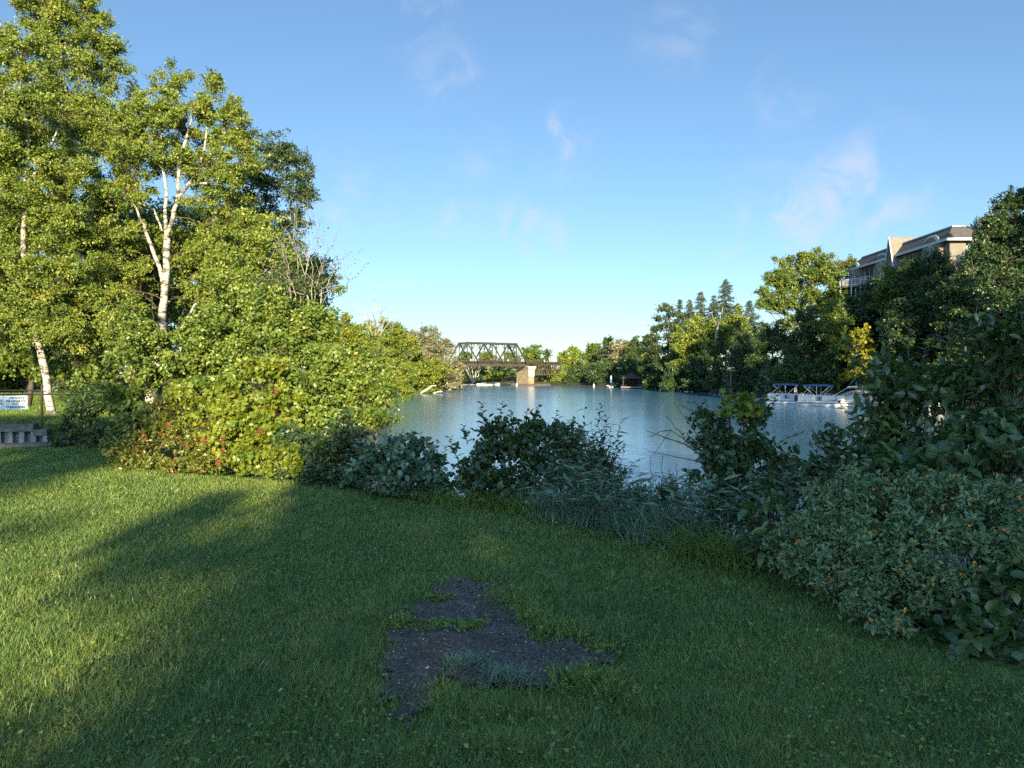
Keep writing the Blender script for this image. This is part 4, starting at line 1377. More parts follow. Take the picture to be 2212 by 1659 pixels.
plant('pale_leaved_shrub', 'low shrub with broad pale leaves between the sunlit row and the round bush', 'shrub', bz(880, 9.6),
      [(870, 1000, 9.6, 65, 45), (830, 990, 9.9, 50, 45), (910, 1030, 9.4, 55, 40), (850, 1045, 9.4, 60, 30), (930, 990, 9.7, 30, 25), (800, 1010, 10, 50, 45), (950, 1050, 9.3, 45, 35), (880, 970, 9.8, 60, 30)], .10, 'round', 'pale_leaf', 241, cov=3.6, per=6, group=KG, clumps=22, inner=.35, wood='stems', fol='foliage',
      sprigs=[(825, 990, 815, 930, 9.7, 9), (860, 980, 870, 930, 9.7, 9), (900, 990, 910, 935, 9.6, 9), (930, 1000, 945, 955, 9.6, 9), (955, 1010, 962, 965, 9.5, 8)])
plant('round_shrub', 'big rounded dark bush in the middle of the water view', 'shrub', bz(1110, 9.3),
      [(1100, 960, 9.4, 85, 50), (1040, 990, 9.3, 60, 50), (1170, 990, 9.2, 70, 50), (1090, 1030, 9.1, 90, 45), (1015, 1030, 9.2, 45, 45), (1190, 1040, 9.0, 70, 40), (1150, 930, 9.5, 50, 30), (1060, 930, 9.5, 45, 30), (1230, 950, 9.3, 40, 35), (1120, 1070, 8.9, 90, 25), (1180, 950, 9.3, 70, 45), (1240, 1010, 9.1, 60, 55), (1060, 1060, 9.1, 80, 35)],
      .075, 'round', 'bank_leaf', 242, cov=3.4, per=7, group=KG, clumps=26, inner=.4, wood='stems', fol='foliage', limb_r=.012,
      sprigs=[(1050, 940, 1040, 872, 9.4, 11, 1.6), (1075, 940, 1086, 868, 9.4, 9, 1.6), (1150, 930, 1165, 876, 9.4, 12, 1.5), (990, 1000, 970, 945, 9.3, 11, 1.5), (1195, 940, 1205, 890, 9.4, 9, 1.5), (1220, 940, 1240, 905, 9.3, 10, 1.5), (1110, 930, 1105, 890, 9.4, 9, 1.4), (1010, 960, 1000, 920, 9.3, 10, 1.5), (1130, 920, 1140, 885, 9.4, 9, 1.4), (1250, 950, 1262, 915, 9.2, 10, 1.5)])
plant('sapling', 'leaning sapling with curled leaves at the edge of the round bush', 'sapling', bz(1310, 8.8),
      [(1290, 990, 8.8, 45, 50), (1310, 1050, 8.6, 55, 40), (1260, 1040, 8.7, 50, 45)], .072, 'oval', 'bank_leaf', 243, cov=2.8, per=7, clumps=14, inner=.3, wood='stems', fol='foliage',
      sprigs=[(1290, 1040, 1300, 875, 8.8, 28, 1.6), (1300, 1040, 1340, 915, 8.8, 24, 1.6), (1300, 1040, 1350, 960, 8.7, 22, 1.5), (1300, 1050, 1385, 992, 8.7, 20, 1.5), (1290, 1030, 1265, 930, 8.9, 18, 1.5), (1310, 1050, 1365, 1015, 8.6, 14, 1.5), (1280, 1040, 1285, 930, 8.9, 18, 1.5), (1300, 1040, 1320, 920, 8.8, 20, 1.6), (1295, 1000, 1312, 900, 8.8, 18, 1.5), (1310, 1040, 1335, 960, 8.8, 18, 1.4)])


def reeds(name, label, cat, spots, mat, seed, n, h, width, spread, lean=.55, bend=.9, group=None, per_stem=0):
    rng = np.random.default_rng(seed)
    pts = np.array([(PX(u, d), d) for (u, d) in spots])
    c = pts.mean(0)
    t = thing(name, label, cat, (c[0], c[1], lz(c[0], c[1])), 0, group)
    idx = rng.integers(0, len(pts), n)
    x = pts[idx, 0] + rng.normal(0, spread, n)
    y = pts[idx, 1] + rng.normal(0, spread, n)
    V, T, tt = blades(x, y, land_z(x, y) - .01, h * rng.uniform(.45, 1.15, n), width * rng.uniform(.6, 1.3, n), rng, lean=lean, bend=bend, tint=np.clip(rng.normal(.45, .2, n), 0, .97), seg=6)
    tri_mesh('blades', V, T, M[mat], t, tint=tt)
    if per_stem:
        w = MB()
        ns = per_stem
        L = Leaves()
        for i in range(ns):
            k = rng.integers(0, len(pts))
            a = np.array([pts[k, 0] + rng.normal(0, spread), pts[k, 1] + rng.normal(0, spread), 0])
            a[2] = lz(a[0], a[1])
            b = a + np.array([rng.normal(0, .22), rng.normal(-.05, .15), h * rng.uniform(.9, 1.6)])
            pp = curve_pts(a, b, rng, 6, -.02, .02)
            w.tube(pp, np.linspace(.004, .0015, 6), 4, cap=False)
            m = 7
            q = np.linspace(.3, 1, m)
            pos = np.stack([np.interp(q * 5, np.arange(6), pp[:, j]) for j in range(3)], 1)
            az = rng.uniform(0, 6.28, m)
            dd = unit(np.stack([np.cos(az), np.sin(az), rng.uniform(-.1, .7, m)], 1))
            nn = np.array([0, 0, 1.0]) + rng.normal(0, .3, (m, 3))
            nn = unit(nn - dd * (nn * dd).sum(-1, keepdims=True))
            L.add(pos, dd, nn, rng.uniform(.12, .22, m), np.clip(rng.normal(.5, .2, m), 0, .95))
        w.build('stems', M['reed_leaf'] if False else M['twig'], t, world=True)
        L.build('stem_leaves', M[mat], t, 'lance', clip_ground=False)
    return t


RG = 'clumps of reed grass on the bank'
reeds('reed_grass', 'pale arching reed grass in front of the leaning sapling', 'grass', [(1200, 8.2), (1250, 8.1), (1300, 8.0), (1340, 7.8), (1230, 7.9), (1290, 7.7)], 'reed_leaf', 251, 1500, .42, .010, .14, group=RG, per_stem=34)
reeds('reed_grass', 'taller bluish reed grass growing up through the round bush', 'grass', [(1280, 8.7), (1300, 8.5), (1260, 8.6)], 'reed_leaf', 252, 500, .75, .010, .12, group=RG, per_stem=26)
reeds('reed_grass', 'sprawling reed grass beside the thin dark sapling', 'grass', [(1380, 7.4), (1440, 7.3), (1500, 7.1), (1410, 7.0), (1480, 6.8), (1540, 7.0)], 'reed_leaf', 253, 1700, .40, .010, .14, group=RG, per_stem=34)
reeds('strap_grass', 'long drooping strap-leaved grass at the foot of the flowering patch', 'grass', [(1520, 6.4), (1570, 6.2), (1610, 6.0), (1480, 6.6)], 'tuft_leaf', 254, 420, .42, .011, .10, lean=1.0, bend=1.3)
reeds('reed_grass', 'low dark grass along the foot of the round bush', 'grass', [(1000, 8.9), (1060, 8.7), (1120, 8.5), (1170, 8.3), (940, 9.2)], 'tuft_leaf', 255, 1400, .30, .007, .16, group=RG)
plant('willowherb', 'feathery upright weeds with few violet flowers by the dark sapling', 'wildflower', bz(1440, 7.8),
      [(1440, 1060, 7.8, 45, 45), (1500, 1080, 7.6, 50, 45), (1390, 1090, 7.8, 40, 30)], .055, 'lance', 'reed_leaf', 256, cov=2.2, per=10, clumps=22, inner=.2, wood='stems', fol='foliage', flat=1.0,
      sprigs=[(1410, 1080, 1405, 985, 7.8, 26), (1430, 1080, 1432, 980, 7.8, 26), (1460, 1080, 1462, 1000, 7.8, 22), (1480, 1080, 1490, 1010, 7.7, 22), (1450, 1090, 1448, 1010, 7.7, 22)])
plant('dead_shrub', 'sparse shrub of thin bare branches leaning over the water', 'shrub', bz(1560, 8.6),
      [(1500, 960, 8.6, 30, 20)], .045, 'rhomb', 'bank_leaf', 257, cov=.8, per=5, clumps=8, inner=.3, wood='branches', fol='leaves',
      stems=[[(1580, 1050, 8.6, .016), (1540, 1000, 8.6, .012), (1480, 960, 8.6, .008), (1395, 930, 8.6, .003)], [(1560, 1020, 8.6, .012), (1510, 970, 8.6, .008), (1450, 930, 8.6, .005), (1410, 985, 8.6, .002)],
             [(1575, 1040, 8.6, .012), (1520, 1000, 8.6, .008), (1450, 985, 8.6, .004), (1400, 975, 8.6, .002)], [(1540, 1000, 8.6, .008), (1500, 930, 8.6, .005), (1455, 870, 8.6, .002)], [(1470, 955, 8.6, .005), (1430, 945, 8.6, .002)]],
      sprigs=[(1450, 930, 1400, 945, 8.6, 9, .8), (1480, 950, 1440, 900, 8.6, 7, .8), (1520, 900, 1460, 875, 8.6, 9)])
plant('dark_sapling', 'upright dark sapling with yellow-green top before the boats', 'sapling', bz(1590, 8.6),
      [(1590, 960, 8.6, 70, 45), (1540, 930, 8.6, 45, 40), (1640, 970, 8.5, 60, 50), (1570, 1020, 8.4, 75, 45), (1660, 1030, 8.3, 60, 40), (1520, 900, 8.7, 30, 25), (1700, 1000, 8.4, 40, 35), (1620, 900, 8.6, 50, 30), (1600, 1060, 8.2, 80, 50), (1530, 1060, 8.3, 60, 45), (1680, 1070, 8.0, 70, 45), (1560, 980, 8.5, 60, 50)],
      .075, 'round', 'bank_leaf', 258, cov=3.0, per=7, clumps=22, inner=.35, wood='stems', fol='foliage', limb_r=.012,
      stems=[[(1580, 1090, 8.6, .022), (1578, 1000, 8.6, .018), (1576, 900, 8.6, .014), (1580, 790, 8.6, .005)], [(1600, 1080, 8.6, .018), (1610, 980, 8.6, .014), (1605, 870, 8.6, .008)]],
      sprigs=[(1600, 890, 1560, 800, 8.6, 12), (1620, 880, 1650, 800, 8.6, 14, 1.1), (1650, 880, 1660, 770, 8.5, 16, 1.1), (1560, 900, 1490, 870, 8.6, 12), (1540, 920, 1480, 900, 8.6, 10), (1680, 960, 1740, 930, 8.4, 10), (1660, 900, 1690, 830, 8.5, 12)])
plant('vine', 'yellow-green vine leaves draped over the dark sapling top', 'vine', bz(1610, 8.3),
      [(1600, 865, 8.35, 50, 18), (1570, 880, 8.35, 30, 14), (1630, 885, 8.3, 30, 20)], .085, 'lobed', 'lime_leaf', 259, cov=2.2, per=5, clumps=14, inner=.2, wood='stems', fol='foliage', limbs=False,
      stems=[[(1600, 1060, 8.35, .006), (1603, 960, 8.35, .005), (1600, 865, 8.35, .003)]])

# big-leaved shrubs close by, beside the flowering patch
VG = 'big-leaved shrubs beside the water'
vsp = []
rv = np.random.default_rng(61)
for (u0, v0, u1, v1, d) in [(2090, 760, 2125, 598, 7.2), (2110, 790, 2150, 640, 7.2), (2080, 800, 2075, 690, 7.2), (2170, 760, 2200, 640, 7.0), (2130, 800, 2215, 690, 7.0), (2040, 820, 2030, 720, 7.3), (1990, 830, 2000, 730, 7.3),
                            (1960, 820, 1965, 710, 7.4), (1930, 830, 1900, 700, 7.5), (1890, 860, 1850, 760, 7.5), (1880, 900, 1820, 730, 7.6), (1870, 930, 1795, 850, 7.6), (1880, 960, 1790, 920, 7.5), (1900, 990, 1800, 980, 7.4), (1920, 780, 1925, 670, 7.5),
                            (2150, 900, 2230, 800, 6.9), (2020, 900, 1990, 800, 7.1), (2080, 880, 2090, 780, 7.0), (2150, 830, 2180, 740, 6.9), (1950, 900, 1930, 810, 7.2), (2200, 720, 2240, 610, 7.0), (2050, 760, 2050, 700, 7.3), (1860, 800, 1830, 735, 7.6)]:
    vsp.append((u0, v0, u1, v1, d, 13, 1.0))
plant('viburnum_shrub', 'tall big-leaved shrub with upright shoots above the orange flowers', 'shrub', bz(2040, 7.2),
      [(2100, 830, 7.2, 90, 70), (2180, 780, 7.0, 80, 80), (2010, 860, 7.3, 85, 70), (1930, 880, 7.5, 80, 65), (1880, 930, 7.5, 55, 55), (1960, 960, 7.2, 95, 50), (2080, 950, 7.0, 100, 60), (2190, 920, 6.8, 80, 80), (1920, 800, 7.5, 55, 50), (2130, 720, 7.2, 50, 50), (2220, 700, 7.0, 50, 60), (1880, 990, 7.2, 60, 30), (1960, 1010, 6.6, 80, 40), (2070, 1010, 6.4, 90, 45), (2190, 1000, 6.2, 80, 50), (1900, 1020, 6.8, 60, 35)],
      .13, 'oval', 'viburnum_leaf', 261, cov=4.6, per=7, group=VG, clumps=26, inner=.45, wood='stems', fol='foliage', limb_r=.012, sprigs=vsp, upness=.6)
plant('viburnum_shrub', 'thinner big-leaved bush over the water left of the tall one', 'shrub', bz(1740, 7.6),
      [(1750, 1010, 7.5, 55, 35), (1700, 1040, 7.4, 60, 35), (1810, 1000, 7.3, 50, 40), (1650, 1060, 7.4, 50, 30), (1760, 1060, 7.2, 70, 40), (1830, 1040, 7.0, 60, 40), (1790, 950, 7.6, 40, 35)], .09, 'oval', 'bank_leaf', 262, cov=3.0, per=7, group=VG, clumps=18, inner=.3, wood='stems', fol='foliage',
      sprigs=[(1720, 1020, 1660, 960, 7.5, 9), (1760, 1010, 1770, 960, 7.5, 9), (1800, 990, 1760, 960, 7.4, 9), (1690, 1050, 1640, 1020, 7.4, 9)])
plant('viburnum_shrub', 'large pale-edged leaves sticking out beside the orange flowers', 'shrub', bz(1680, 6.1),
      [(1680, 1100, 6.1, 50, 35), (1640, 1130, 6.0, 45, 35), (1710, 1150, 5.9, 45, 40), (1650, 1180, 5.8, 50, 40)], .115, 'oval', 'viburnum_leaf', 263, cov=2.2, per=7, group=VG, clumps=16, inner=.35, wood='stems', fol='foliage',
      sprigs=[(1680, 1120, 1570, 1060, 6.1, 13, 1.1), (1690, 1110, 1620, 1020, 6.1, 12, 1.1), (1700, 1100, 1690, 1010, 6.1, 11, 1.0), (1660, 1140, 1555, 1085, 6.0, 11, 1.0), (1720, 1110, 1735, 1020, 6.1, 10), (1650, 1180, 1590, 1140, 5.9, 9)])
plant('viburnum_shrub', 'round-leaved bush at the frame corner under the flowering patch', 'shrub', bz(2130, 4.25),
      [(2150, 1350, 4.3, 80, 60), (2060, 1330, 4.5, 70, 55), (2200, 1250, 4.4, 60, 60), (2100, 1400, 4.2, 70, 45), (2190, 1440, 4.1, 70, 45), (1990, 1340, 4.7, 55, 40), (2120, 1330, 4.7, 120, 70), (2190, 1370, 4.4, 70, 60), (2050, 1390, 4.4, 60, 40)], .085, 'round', 'viburnum_leaf', 264, cov=3.6, per=6, group=VG, clumps=20, inner=.35, wood='stems', fol='foliage',
      sprigs=[(2150, 1380, 2060, 1420, 4.1, 9), (2180, 1300, 2120, 1230, 4.3, 9), (2200, 1200, 2190, 1090, 4.5, 9), (2100, 1380, 2010, 1300, 4.4, 8)])


def jewel(name, label, base, lobes, seed, nfl, bound):
    def orange(L, w, rng):
        pass
    t = plant(name, label, 'wildflower', base, lobes, .042, 'oval', 'jewel_leaf', seed, cov=5.5, per=7, group='orange-flowered plants by the lawn', clumps=34, clump=.22, inner=.45, wood='stems', fol='foliage', limb_r=.006, droop=.35, lumpy=.12, flat=.8)
    rng = np.random.default_rng(seed + 1)
    L = Leaves()
    for i in range(nfl):
        lb = lobes[rng.integers(0, len(lobes))]
        c = P(lb[0], lb[1], lb[2])
        rx, rz = lb[3] / 1598.6 * lb[2], lb[4] / 1598.6 * lb[2]
        dv = rand_dirs(1, rng)[0]
        dv[2] = abs(dv[2]) * .8 + .05
        dv[1] = -abs(dv[1])
        p = c + dv / np.linalg.norm(dv) * np.array([rx, (rx + rz) * .42, rz]) * rng.uniform(.98, 1.15)
        m = 6
        dd = unit(rng.normal(size=(m, 3)) + np.array([0, -.6, -.2]))
        nn = rand_dirs(m, rng)
        nn = unit(nn - dd * (nn * dd).sum(-1, keepdims=True))
        L.add(p + rng.normal(0, .005, (m, 3)), dd, nn, rng.uniform(.009, .017, m), rng.random(m))
    o = L.build('flowers', M['flower'], t, 'round', clip_ground=False)
    o['kind'] = 'stuff'
    return t


jewel('jewelweed', 'bluish-green flowering mound nearest the boats, dotted with orange', bz(1800, 5.4),
      [(1800, 1080, 5.5, 60, 50), (1850, 1060, 5.4, 70, 50), (1770, 1140, 5.3, 60, 50), (1850, 1140, 5.1, 75, 55), (1740, 1210, 5.2, 50, 45), (1820, 1210, 5.0, 70, 50), (1900, 1200, 4.8, 65, 55), (1890, 1260, 4.7, 60, 45), (1790, 1260, 5.0, 50, 30), (1840, 1120, 5.8, 90, 60), (1900, 1130, 5.6, 90, 70), (1700, 1180, 5.6, 50, 50), (1860, 1310, 4.6, 60, 35), (1925, 1245, 4.9, 70, 55), (1880, 1180, 5.2, 80, 60), (1930, 1350, 4.4, 60, 35)], 271, 46, None)
jewel('jewelweed', 'bluish-green flowering mound at the frame edge, dotted with orange', bz(2060, 5.0),
      [(1950, 1060, 5.3, 80, 50), (2040, 1070, 5.1, 80, 55), (2130, 1080, 4.9, 80, 55), (2210, 1090, 4.7, 60, 60), (1980, 1140, 4.9, 75, 55), (2070, 1150, 4.7, 75, 55), (2160, 1180, 4.5, 70, 55), (1990, 1230, 4.6, 70, 50), (2060, 1250, 4.5, 70, 50), (2000, 1150, 5.4, 110, 70), (2150, 1180, 5.0, 110, 80), (2120, 1260, 4.6, 90, 60), (2210, 1180, 4.6, 70, 80), (2010, 1300, 4.6, 70, 40)], 273, 52, None)

# ------------------------------------------------------------------ left bank further along the river
LG = 'trees along the far left shore'
far_tree('maple_tree', 'yellow-green tree showing just above the end of the sunlit shrubs', 750, 672, 850, 130, 62, 'lime_leaf', 301, leaf=.2, cov=3.6, group=LG)
far_tree('maple_tree', 'bright tree with ragged top next along the left shore', 835, 690, 862, 150, 114, 'lime_leaf', 302, leaf=.34, cov=3.4, group=LG)
far_tree('maple_tree', 'darker green tree low over the shore behind the shrubs', 800, 730, 885, 110, 86, 'birch_leaf', 303, leaf=.27, cov=3.6, group=LG)
far_tree('willow_tree', 'pale grey-green willow, its feathery crown left of the bridge', 918, 694, 848, 150, 155, 'willow_leaf', 304, leaf=.42, cov=4.0, group=LG)
far_tree('willow_tree', 'second pale willow drooping to the water just before the bridge', 960, 724, 842, 92, 179, 'willow_leaf', 305, leaf=.46, cov=4.0, group=LG)
far_tree('alder_bush', 'golden-green round bush at the waterside below the willows', 900, 760, 856, 120, 149, 'lime_leaf', 306, leaf=.4, cov=4.0, group=LG)
far_tree('alder_bush', 'small green bush hanging over the last point of the left shore', 984, 795, 842, 36, 192, 'birch_leaf', 307, leaf=.5, cov=4.0, group=LG)
far_tree('maple_tree', 'thin-topped tree between the bright tree and the willow', 880, 698, 850, 66, 143, 'birch_leaf', 308, leaf=.38, cov=2.4, group=LG)
far_tree('aspen_tree', 'wispy tree top standing above the pale willow', 942, 708, 780, 34, 168, 'alder_leaf', 309, leaf=.42, cov=1.6, kind='tall', group=LG)
rng = np.random.default_rng(31)
t = thing('bare_tree', 'leafless thin tree top against the sky above the left shore', 'tree', bz(815, 62))
w = MB()
for (u1, v1) in [(770, 655), (790, 668), (828, 668), (850, 690), (806, 640), (815, 655), (840, 680)]:
    pp = curve_pts(P(808, 740, 62), P(u1, v1, 62 + rng.normal(0, 1)), rng, 6, -.06, .05)
    w.tube(pp, np.linspace(.06, .015, 6), 4, cap=False)
    for i in range(5):
        k = rng.integers(2, 6)
        w.tube(curve_pts(pp[k], pp[k] + rng.normal(0, .7, 3) + np.array([0, 0, .5]), rng, 4, 0, .05), [.02, .016, .012, .008], 3, cap=False)
w.tube([P(815, 860, 62), P(808, 740, 62)], [.12, .07], 6)
w.build('trunk', M['grey_twig'], t, world=True)
reeds('reed_grass', 'pale tall grass at the waterline under the left shore trees', 'grass', [(866, 120), (876, 124), (858, 116), (888, 134), (850, 100), (845, 92)], 'grass_leaf', 310, 900, 1.6, .10, .9, lean=.4, bend=.5)


def wood_piece(name, label, pts, r0, r1, seed):
    rng = np.random.default_rng(seed)
    P3 = [P(*p) for p in pts]
    t = thing(name, label, 'driftwood', P3[0])
    m = MB()
    fine = []
    for i in range(len(P3) - 1):
        for q in np.linspace(0, 1, 4)[:-1]:
            fine.append(P3[i] * (1 - q) + P3[i + 1] * q + rng.normal(0, .04, 3))
    fine.append(P3[-1])
    m.tube(fine, np.linspace(r0, r1, len(fine)), 7)
    m.build('log', M['dead_wood'], t, world=True, smooth=True)
    for k in (3, 5):
        if k < len(fine) - 1:
            m = MB()
            m.tube([fine[k], fine[k] + np.array([rng.uniform(-.2, .6), .2, rng.uniform(.2, .7)])], [r1 * .8, r1 * .3], 5)
            m.build('snag', M['dead_wood'], t, world=True)


wood_piece('driftwood', 'long bleached dead branch rising from the left shore', [(908, 850, 143), (920, 843, 142.5), (933, 834, 142), (942, 833, 141)], .22, .10, 1)
wood_piece('driftwood', 'shorter bleached branch lying on the water beside the long one', [(936, 851, 145), (945, 847, 144), (955, 846, 143)], .14, .07, 2)

# ------------------------------------------------------------------ railway bridge
M['steel'] = noise_mat('bridge_steel', (.026, .022, .020), (.044, .036, .032), 1.5, .8)
M['rust'] = noise_mat('rusty_steel', (.034, .023, .020), (.056, .037, .031), 1.5, .85)
M['tie'] = noise_mat('tie_wood', (.05, .04, .033), (.09, .075, .06), 2, .9)
M['lamp_white'] = noise_mat('white_board', (.55, .54, .50), (.7, .68, .64), 2, .7)


def stone_mat():
    m, nt, out = new_mat('pier_stone')
    tc = node(nt, 'ShaderNodeTexCoord')
    mp = node(nt, 'ShaderNodeMapping')
    mp.inputs['Scale'].default_value = (1, 1, 1.5)
    vo = node(nt, 'ShaderNodeTexVoronoi')
    vo.inputs['Scale'].default_value = 2.0
    v2 = node(nt, 'ShaderNodeTexVoronoi', feature='DISTANCE_TO_EDGE')
    v2.inputs['Scale'].default_value = 2.0
    nt.links.new(tc.outputs['Object'], mp.inputs['Vector'])
    nt.links.new(mp.outputs['Vector'], vo.inputs['Vector'])
    nt.links.new(mp.outputs['Vector'], v2.inputs['Vector'])
    r = ramp(nt, [(0, (.14, .11, .075)), (.5, (.22, .175, .12)), (1, (.30, .245, .175))])
    nt.links.new(vo.outputs['Color'], r.inputs['Fac'])
    r2 = ramp(nt, [(0, (.35, .3, .25)), (.10, (1, 1, 1))])
    nt.links.new(v2.outputs['Distance'], r2.inputs['Fac'])
    mu = node(nt, 'ShaderNodeMixRGB', blend_type='MULTIPLY')
    mu.inputs['Fac'].default_value = 1
    nt.links.new(r.outputs['Color'], mu.inputs['Color1'])
    nt.links.new(r2.outputs['Color'], mu.inputs['Color2'])
    p = node(nt, 'ShaderNodeBsdfPrincipled')
    p.inputs['Roughness'].default_value = .9
    nt.links.new(mu.outputs['Color'], p.inputs['Base Color'])
    nt.links.new(p.outputs['BSDF'], out.inputs['Surface'])
    return m


M['pier_stone'] = stone_mat()
M['pale_concrete'] = noise_mat('pale_concrete', (.28, .25, .20), (.42, .375, .30), 1.2, .9)

BL, BR = np.array([-17.4, 223.0]), np.array([5.2, 238.0])
bang = math.atan2(BR[1] - BL[1], BR[0] - BL[0])
SPAN = float(np.linalg.norm(BR - BL))
br = thing('railway_bridge', 'rusty brown steel truss railway bridge crossing the river on a stone pier', 'bridge', (BL[0], BL[1], 0), bang)
NP, ZB, ZT, WID = 6, 4.05, 10.9, 5.0
pw = SPAN / NP
for y in (0.0, WID):
    m = MB()
    bw = .42
    node_b = [(i * pw, y, ZB) for i in range(NP + 1)]
    node_t = [(i * pw, y, ZT) for i in range(1, NP)]
    m.bar(node_b[0], node_b[-1], .35, .75)
    m.bar((pw - .2, y, ZT), ((NP - 1) * pw + .2, y, ZT), .5, .48)
    m.bar(node_b[0], node_t[0], .5, .45)
    m.bar(node_b[-1], node_t[-1], .5, .45)
    for i in range(1, NP):
        m.bar((i * pw, y, ZB), (i * pw, y, ZT), .2, .22 if i % 2 else .32)
    for i in range(1, NP - 1):
        a, b = (node_t[i - 1], node_b[i + 1]) if i % 2 else (node_b[i], node_t[i])
        m.bar(a, b, .3, .36)
    for i in (2, 3):                       # light counter braces
        m.bar((i * pw, y, ZT), ((i + .0) * pw - pw, y, ZB + 3.4), .1, .12)
    m.build('truss', M['steel'], br)
m = MB()
for i in range(1, NP):
    m.bar((i * pw, 0, ZT - .1), (i * pw, WID, ZT - .1), .3, .45)
    for s_ in (0, 1):
        m.bar((i * pw, s_ * WID, ZT - 1.9), (i * pw, WID * (.33 if s_ == 0 else .67), ZT - .3), .14, .16)
for i in range(1, NP - 1):
    m.bar((i * pw, 0, ZT), ((i + 1) * pw, WID, ZT), .14, .14)
    m.bar((i * pw, WID, ZT), ((i + 1) * pw, 0, ZT), .14, .14)
for q in (pw, (NP - 1) * pw):
    for k in range(6):
        m.bar((q, k * WID / 6, ZT - 1.1), (q, (k + 1) * WID / 6, ZT - .2), .1, .1)
        m.bar((q, k * WID / 6, ZT - .2), (q, (k + 1) * WID / 6, ZT - 1.1), .1, .1)
    m.bar((q, 0, ZT - 1.15), (q, WID, ZT - 1.15), .18, .18)
m.build('sway_bracing', M['steel'], br)
m = MB()
for i in range(0, NP + 1):
    m.bar((i * pw, .3, ZB + .25), (i * pw, WID - .3, ZB + .25), .3, .7)
for y in (1.6, 3.4):
    m.bar((-22, y, ZB + .55), (SPAN + 14, y, ZB + .55), .3, .6)
m.build('floor_beams', M['rust'], br)
m = MB()
x = -22.0
while x < SPAN + 14:
    m.box((x, 2.5, ZB + .96), (.22, 3.4, .2))
    x += .55
m.build('sleepers', M['tie'], br)
m = MB()
for y in (1.78, 3.22):
    m.bar((-22, y, ZB + 1.15), (SPAN + 14, y, ZB + 1.15), .08, .16)
m.build('rails', M['rust'], br)
m = MB()
for x in np.arange(-20, SPAN + 13, 2.25):
    m.bar((x, -.55, ZB + .8), (x, -.55, ZB + 1.95), .09)
for z in (1.4, 1.9):
    m.bar((-22, -.55, ZB + z), (SPAN + 13, -.55, ZB + z), .06)
m.box((SPAN / 2 - 4, -.3, ZB + .82), (SPAN + 35, .9, .06))
m.build('walkway_railing', M['rust'], br)
for x in (pw * 1.2, pw * 1.55, pw * 4.2, pw * 5.5, SPAN + 6):
    m = MB(); m.box((x, -.62, ZB + 1.55), (.22, .05, .55)); m.build('marker_board', M['lamp_white'], br)
# approach span: a deck truss below the track
m = MB()
x0, x1, zt, zb = SPAN + 2.6, SPAN + 14, ZB + .2, ZB - 3.0
for y in (.8, 4.2):
    m.bar((x0, y, zt), (x1, y, zt), .3, .4)
    m.bar((x0 + .2, y, zb), (x1, y, zb), .25, .35)
    k = 5
    xs = np.linspace(x0, x1, k + 1)
    for i in range(k):
        xm = (xs[i] + xs[i + 1]) / 2
        m.bar((xs[i], y, zt), (xm, y, zb), .2, .22)
        m.bar((xm, y, zb), (xs[i + 1], y, zt), .2, .22)
        m.bar((xm, y, zb), (xm, y, zt), .12, .14)
for x in np.linspace(x0, x1, 6):
    m.bar((x, .8, zb), (x, 4.2, zb), .15)
m.build('approach_truss', M['rust'], br)
m = MB()
m.bar((-22, .8, ZB), (-.6, .8, ZB), .35, 1.5)
m.bar((-22, 4.2, ZB), (-.6, 4.2, ZB), .35, 1.5)
m.build('approach_girder', M['rust'], br)

pier = thing('bridge_pier', 'tapering stone pier with pale concrete face under the truss bridge', 'pier', (BR[0], BR[1], WATER_Z), bang)
zz = [(0.5, 0.0), (4.6, .0), (5.55, .38), (5.8, .46)]
m = MB()
hx, y0, y1 = 1.05, -.9, 5.9
rings = []
for (z, e) in [(.4, .10), (3.6, -.02), (4.9, .0), (5.5, .32), (5.95, .42)]:
    rings.append([(.55 - hx - e, y0 - e, z), (.55 + hx + e, y0 - e, z), (.55 + hx + e, y1 + e, z), (.55 - hx - e, y1 + e, z)])
vv = [p for r_ in rings for p in r_]
ff = []
for i in range(len(rings) - 1):
    for k in range(4):
        ff.append((i * 4 + k, i * 4 + (k + 1) % 4, i * 4 + 4 + (k + 1) % 4, i * 4 + 4 + k))
ff.append((len(rings) * 4 - 4, len(rings) * 4 - 3, len(rings) * 4 - 2, len(rings) * 4 - 1))
m.poly(vv, ff)
m.build('stone_shaft', M['pier_stone'], pier)
m = MB()
rings = []
for (z, e) in [(2.9, .03), (4.9, .03), (5.5, .345), (5.96, .445)]:
    rings.append([(.55 - hx - e + .0, y0 - e - .12, z), (.55 + hx + e + .1, y0 - e - .12, z), (.55 + hx + e + .1, y0 - e + 1.0, z), (.55 - hx - e, y0 - e + .0, z)])
vv = [p for r_ in rings for p in r_]
ff = [(0, 3, 2, 1)]
for i in range(len(rings) - 1):
    for k in range(4):
        ff.append((i * 4 + k, i * 4 + (k + 1) % 4, i * 4 + 4 + (k + 1) % 4, i * 4 + 4 + k))
ff.append((12, 13, 14, 15))
m.poly(vv, ff)
m.build('concrete_facing', M['pale_concrete'], pier)
m = MB(); m.box((.55, 2.5, 6.05), (3.2, 7.9, .18)); m.build('cap', M['pale_concrete'], pier)
m = MB(); m.box((.9, 1.2, .05), (8.6, 12.2, .75)); m.build('footing', M['concrete'], pier)
m = MB()
for x in np.arange(-3.4, 5.21, .42):
    m.tube([(x, -5.05, -.6), (x, -5.05, .62)], .16, 6)
for y in np.arange(-4.9, 7.2, .42):
    m.tube([(-3.55, y, -.6), (-3.55, y, .62)], .16, 6)
m.build('timber_piles', M['tie'], pier)

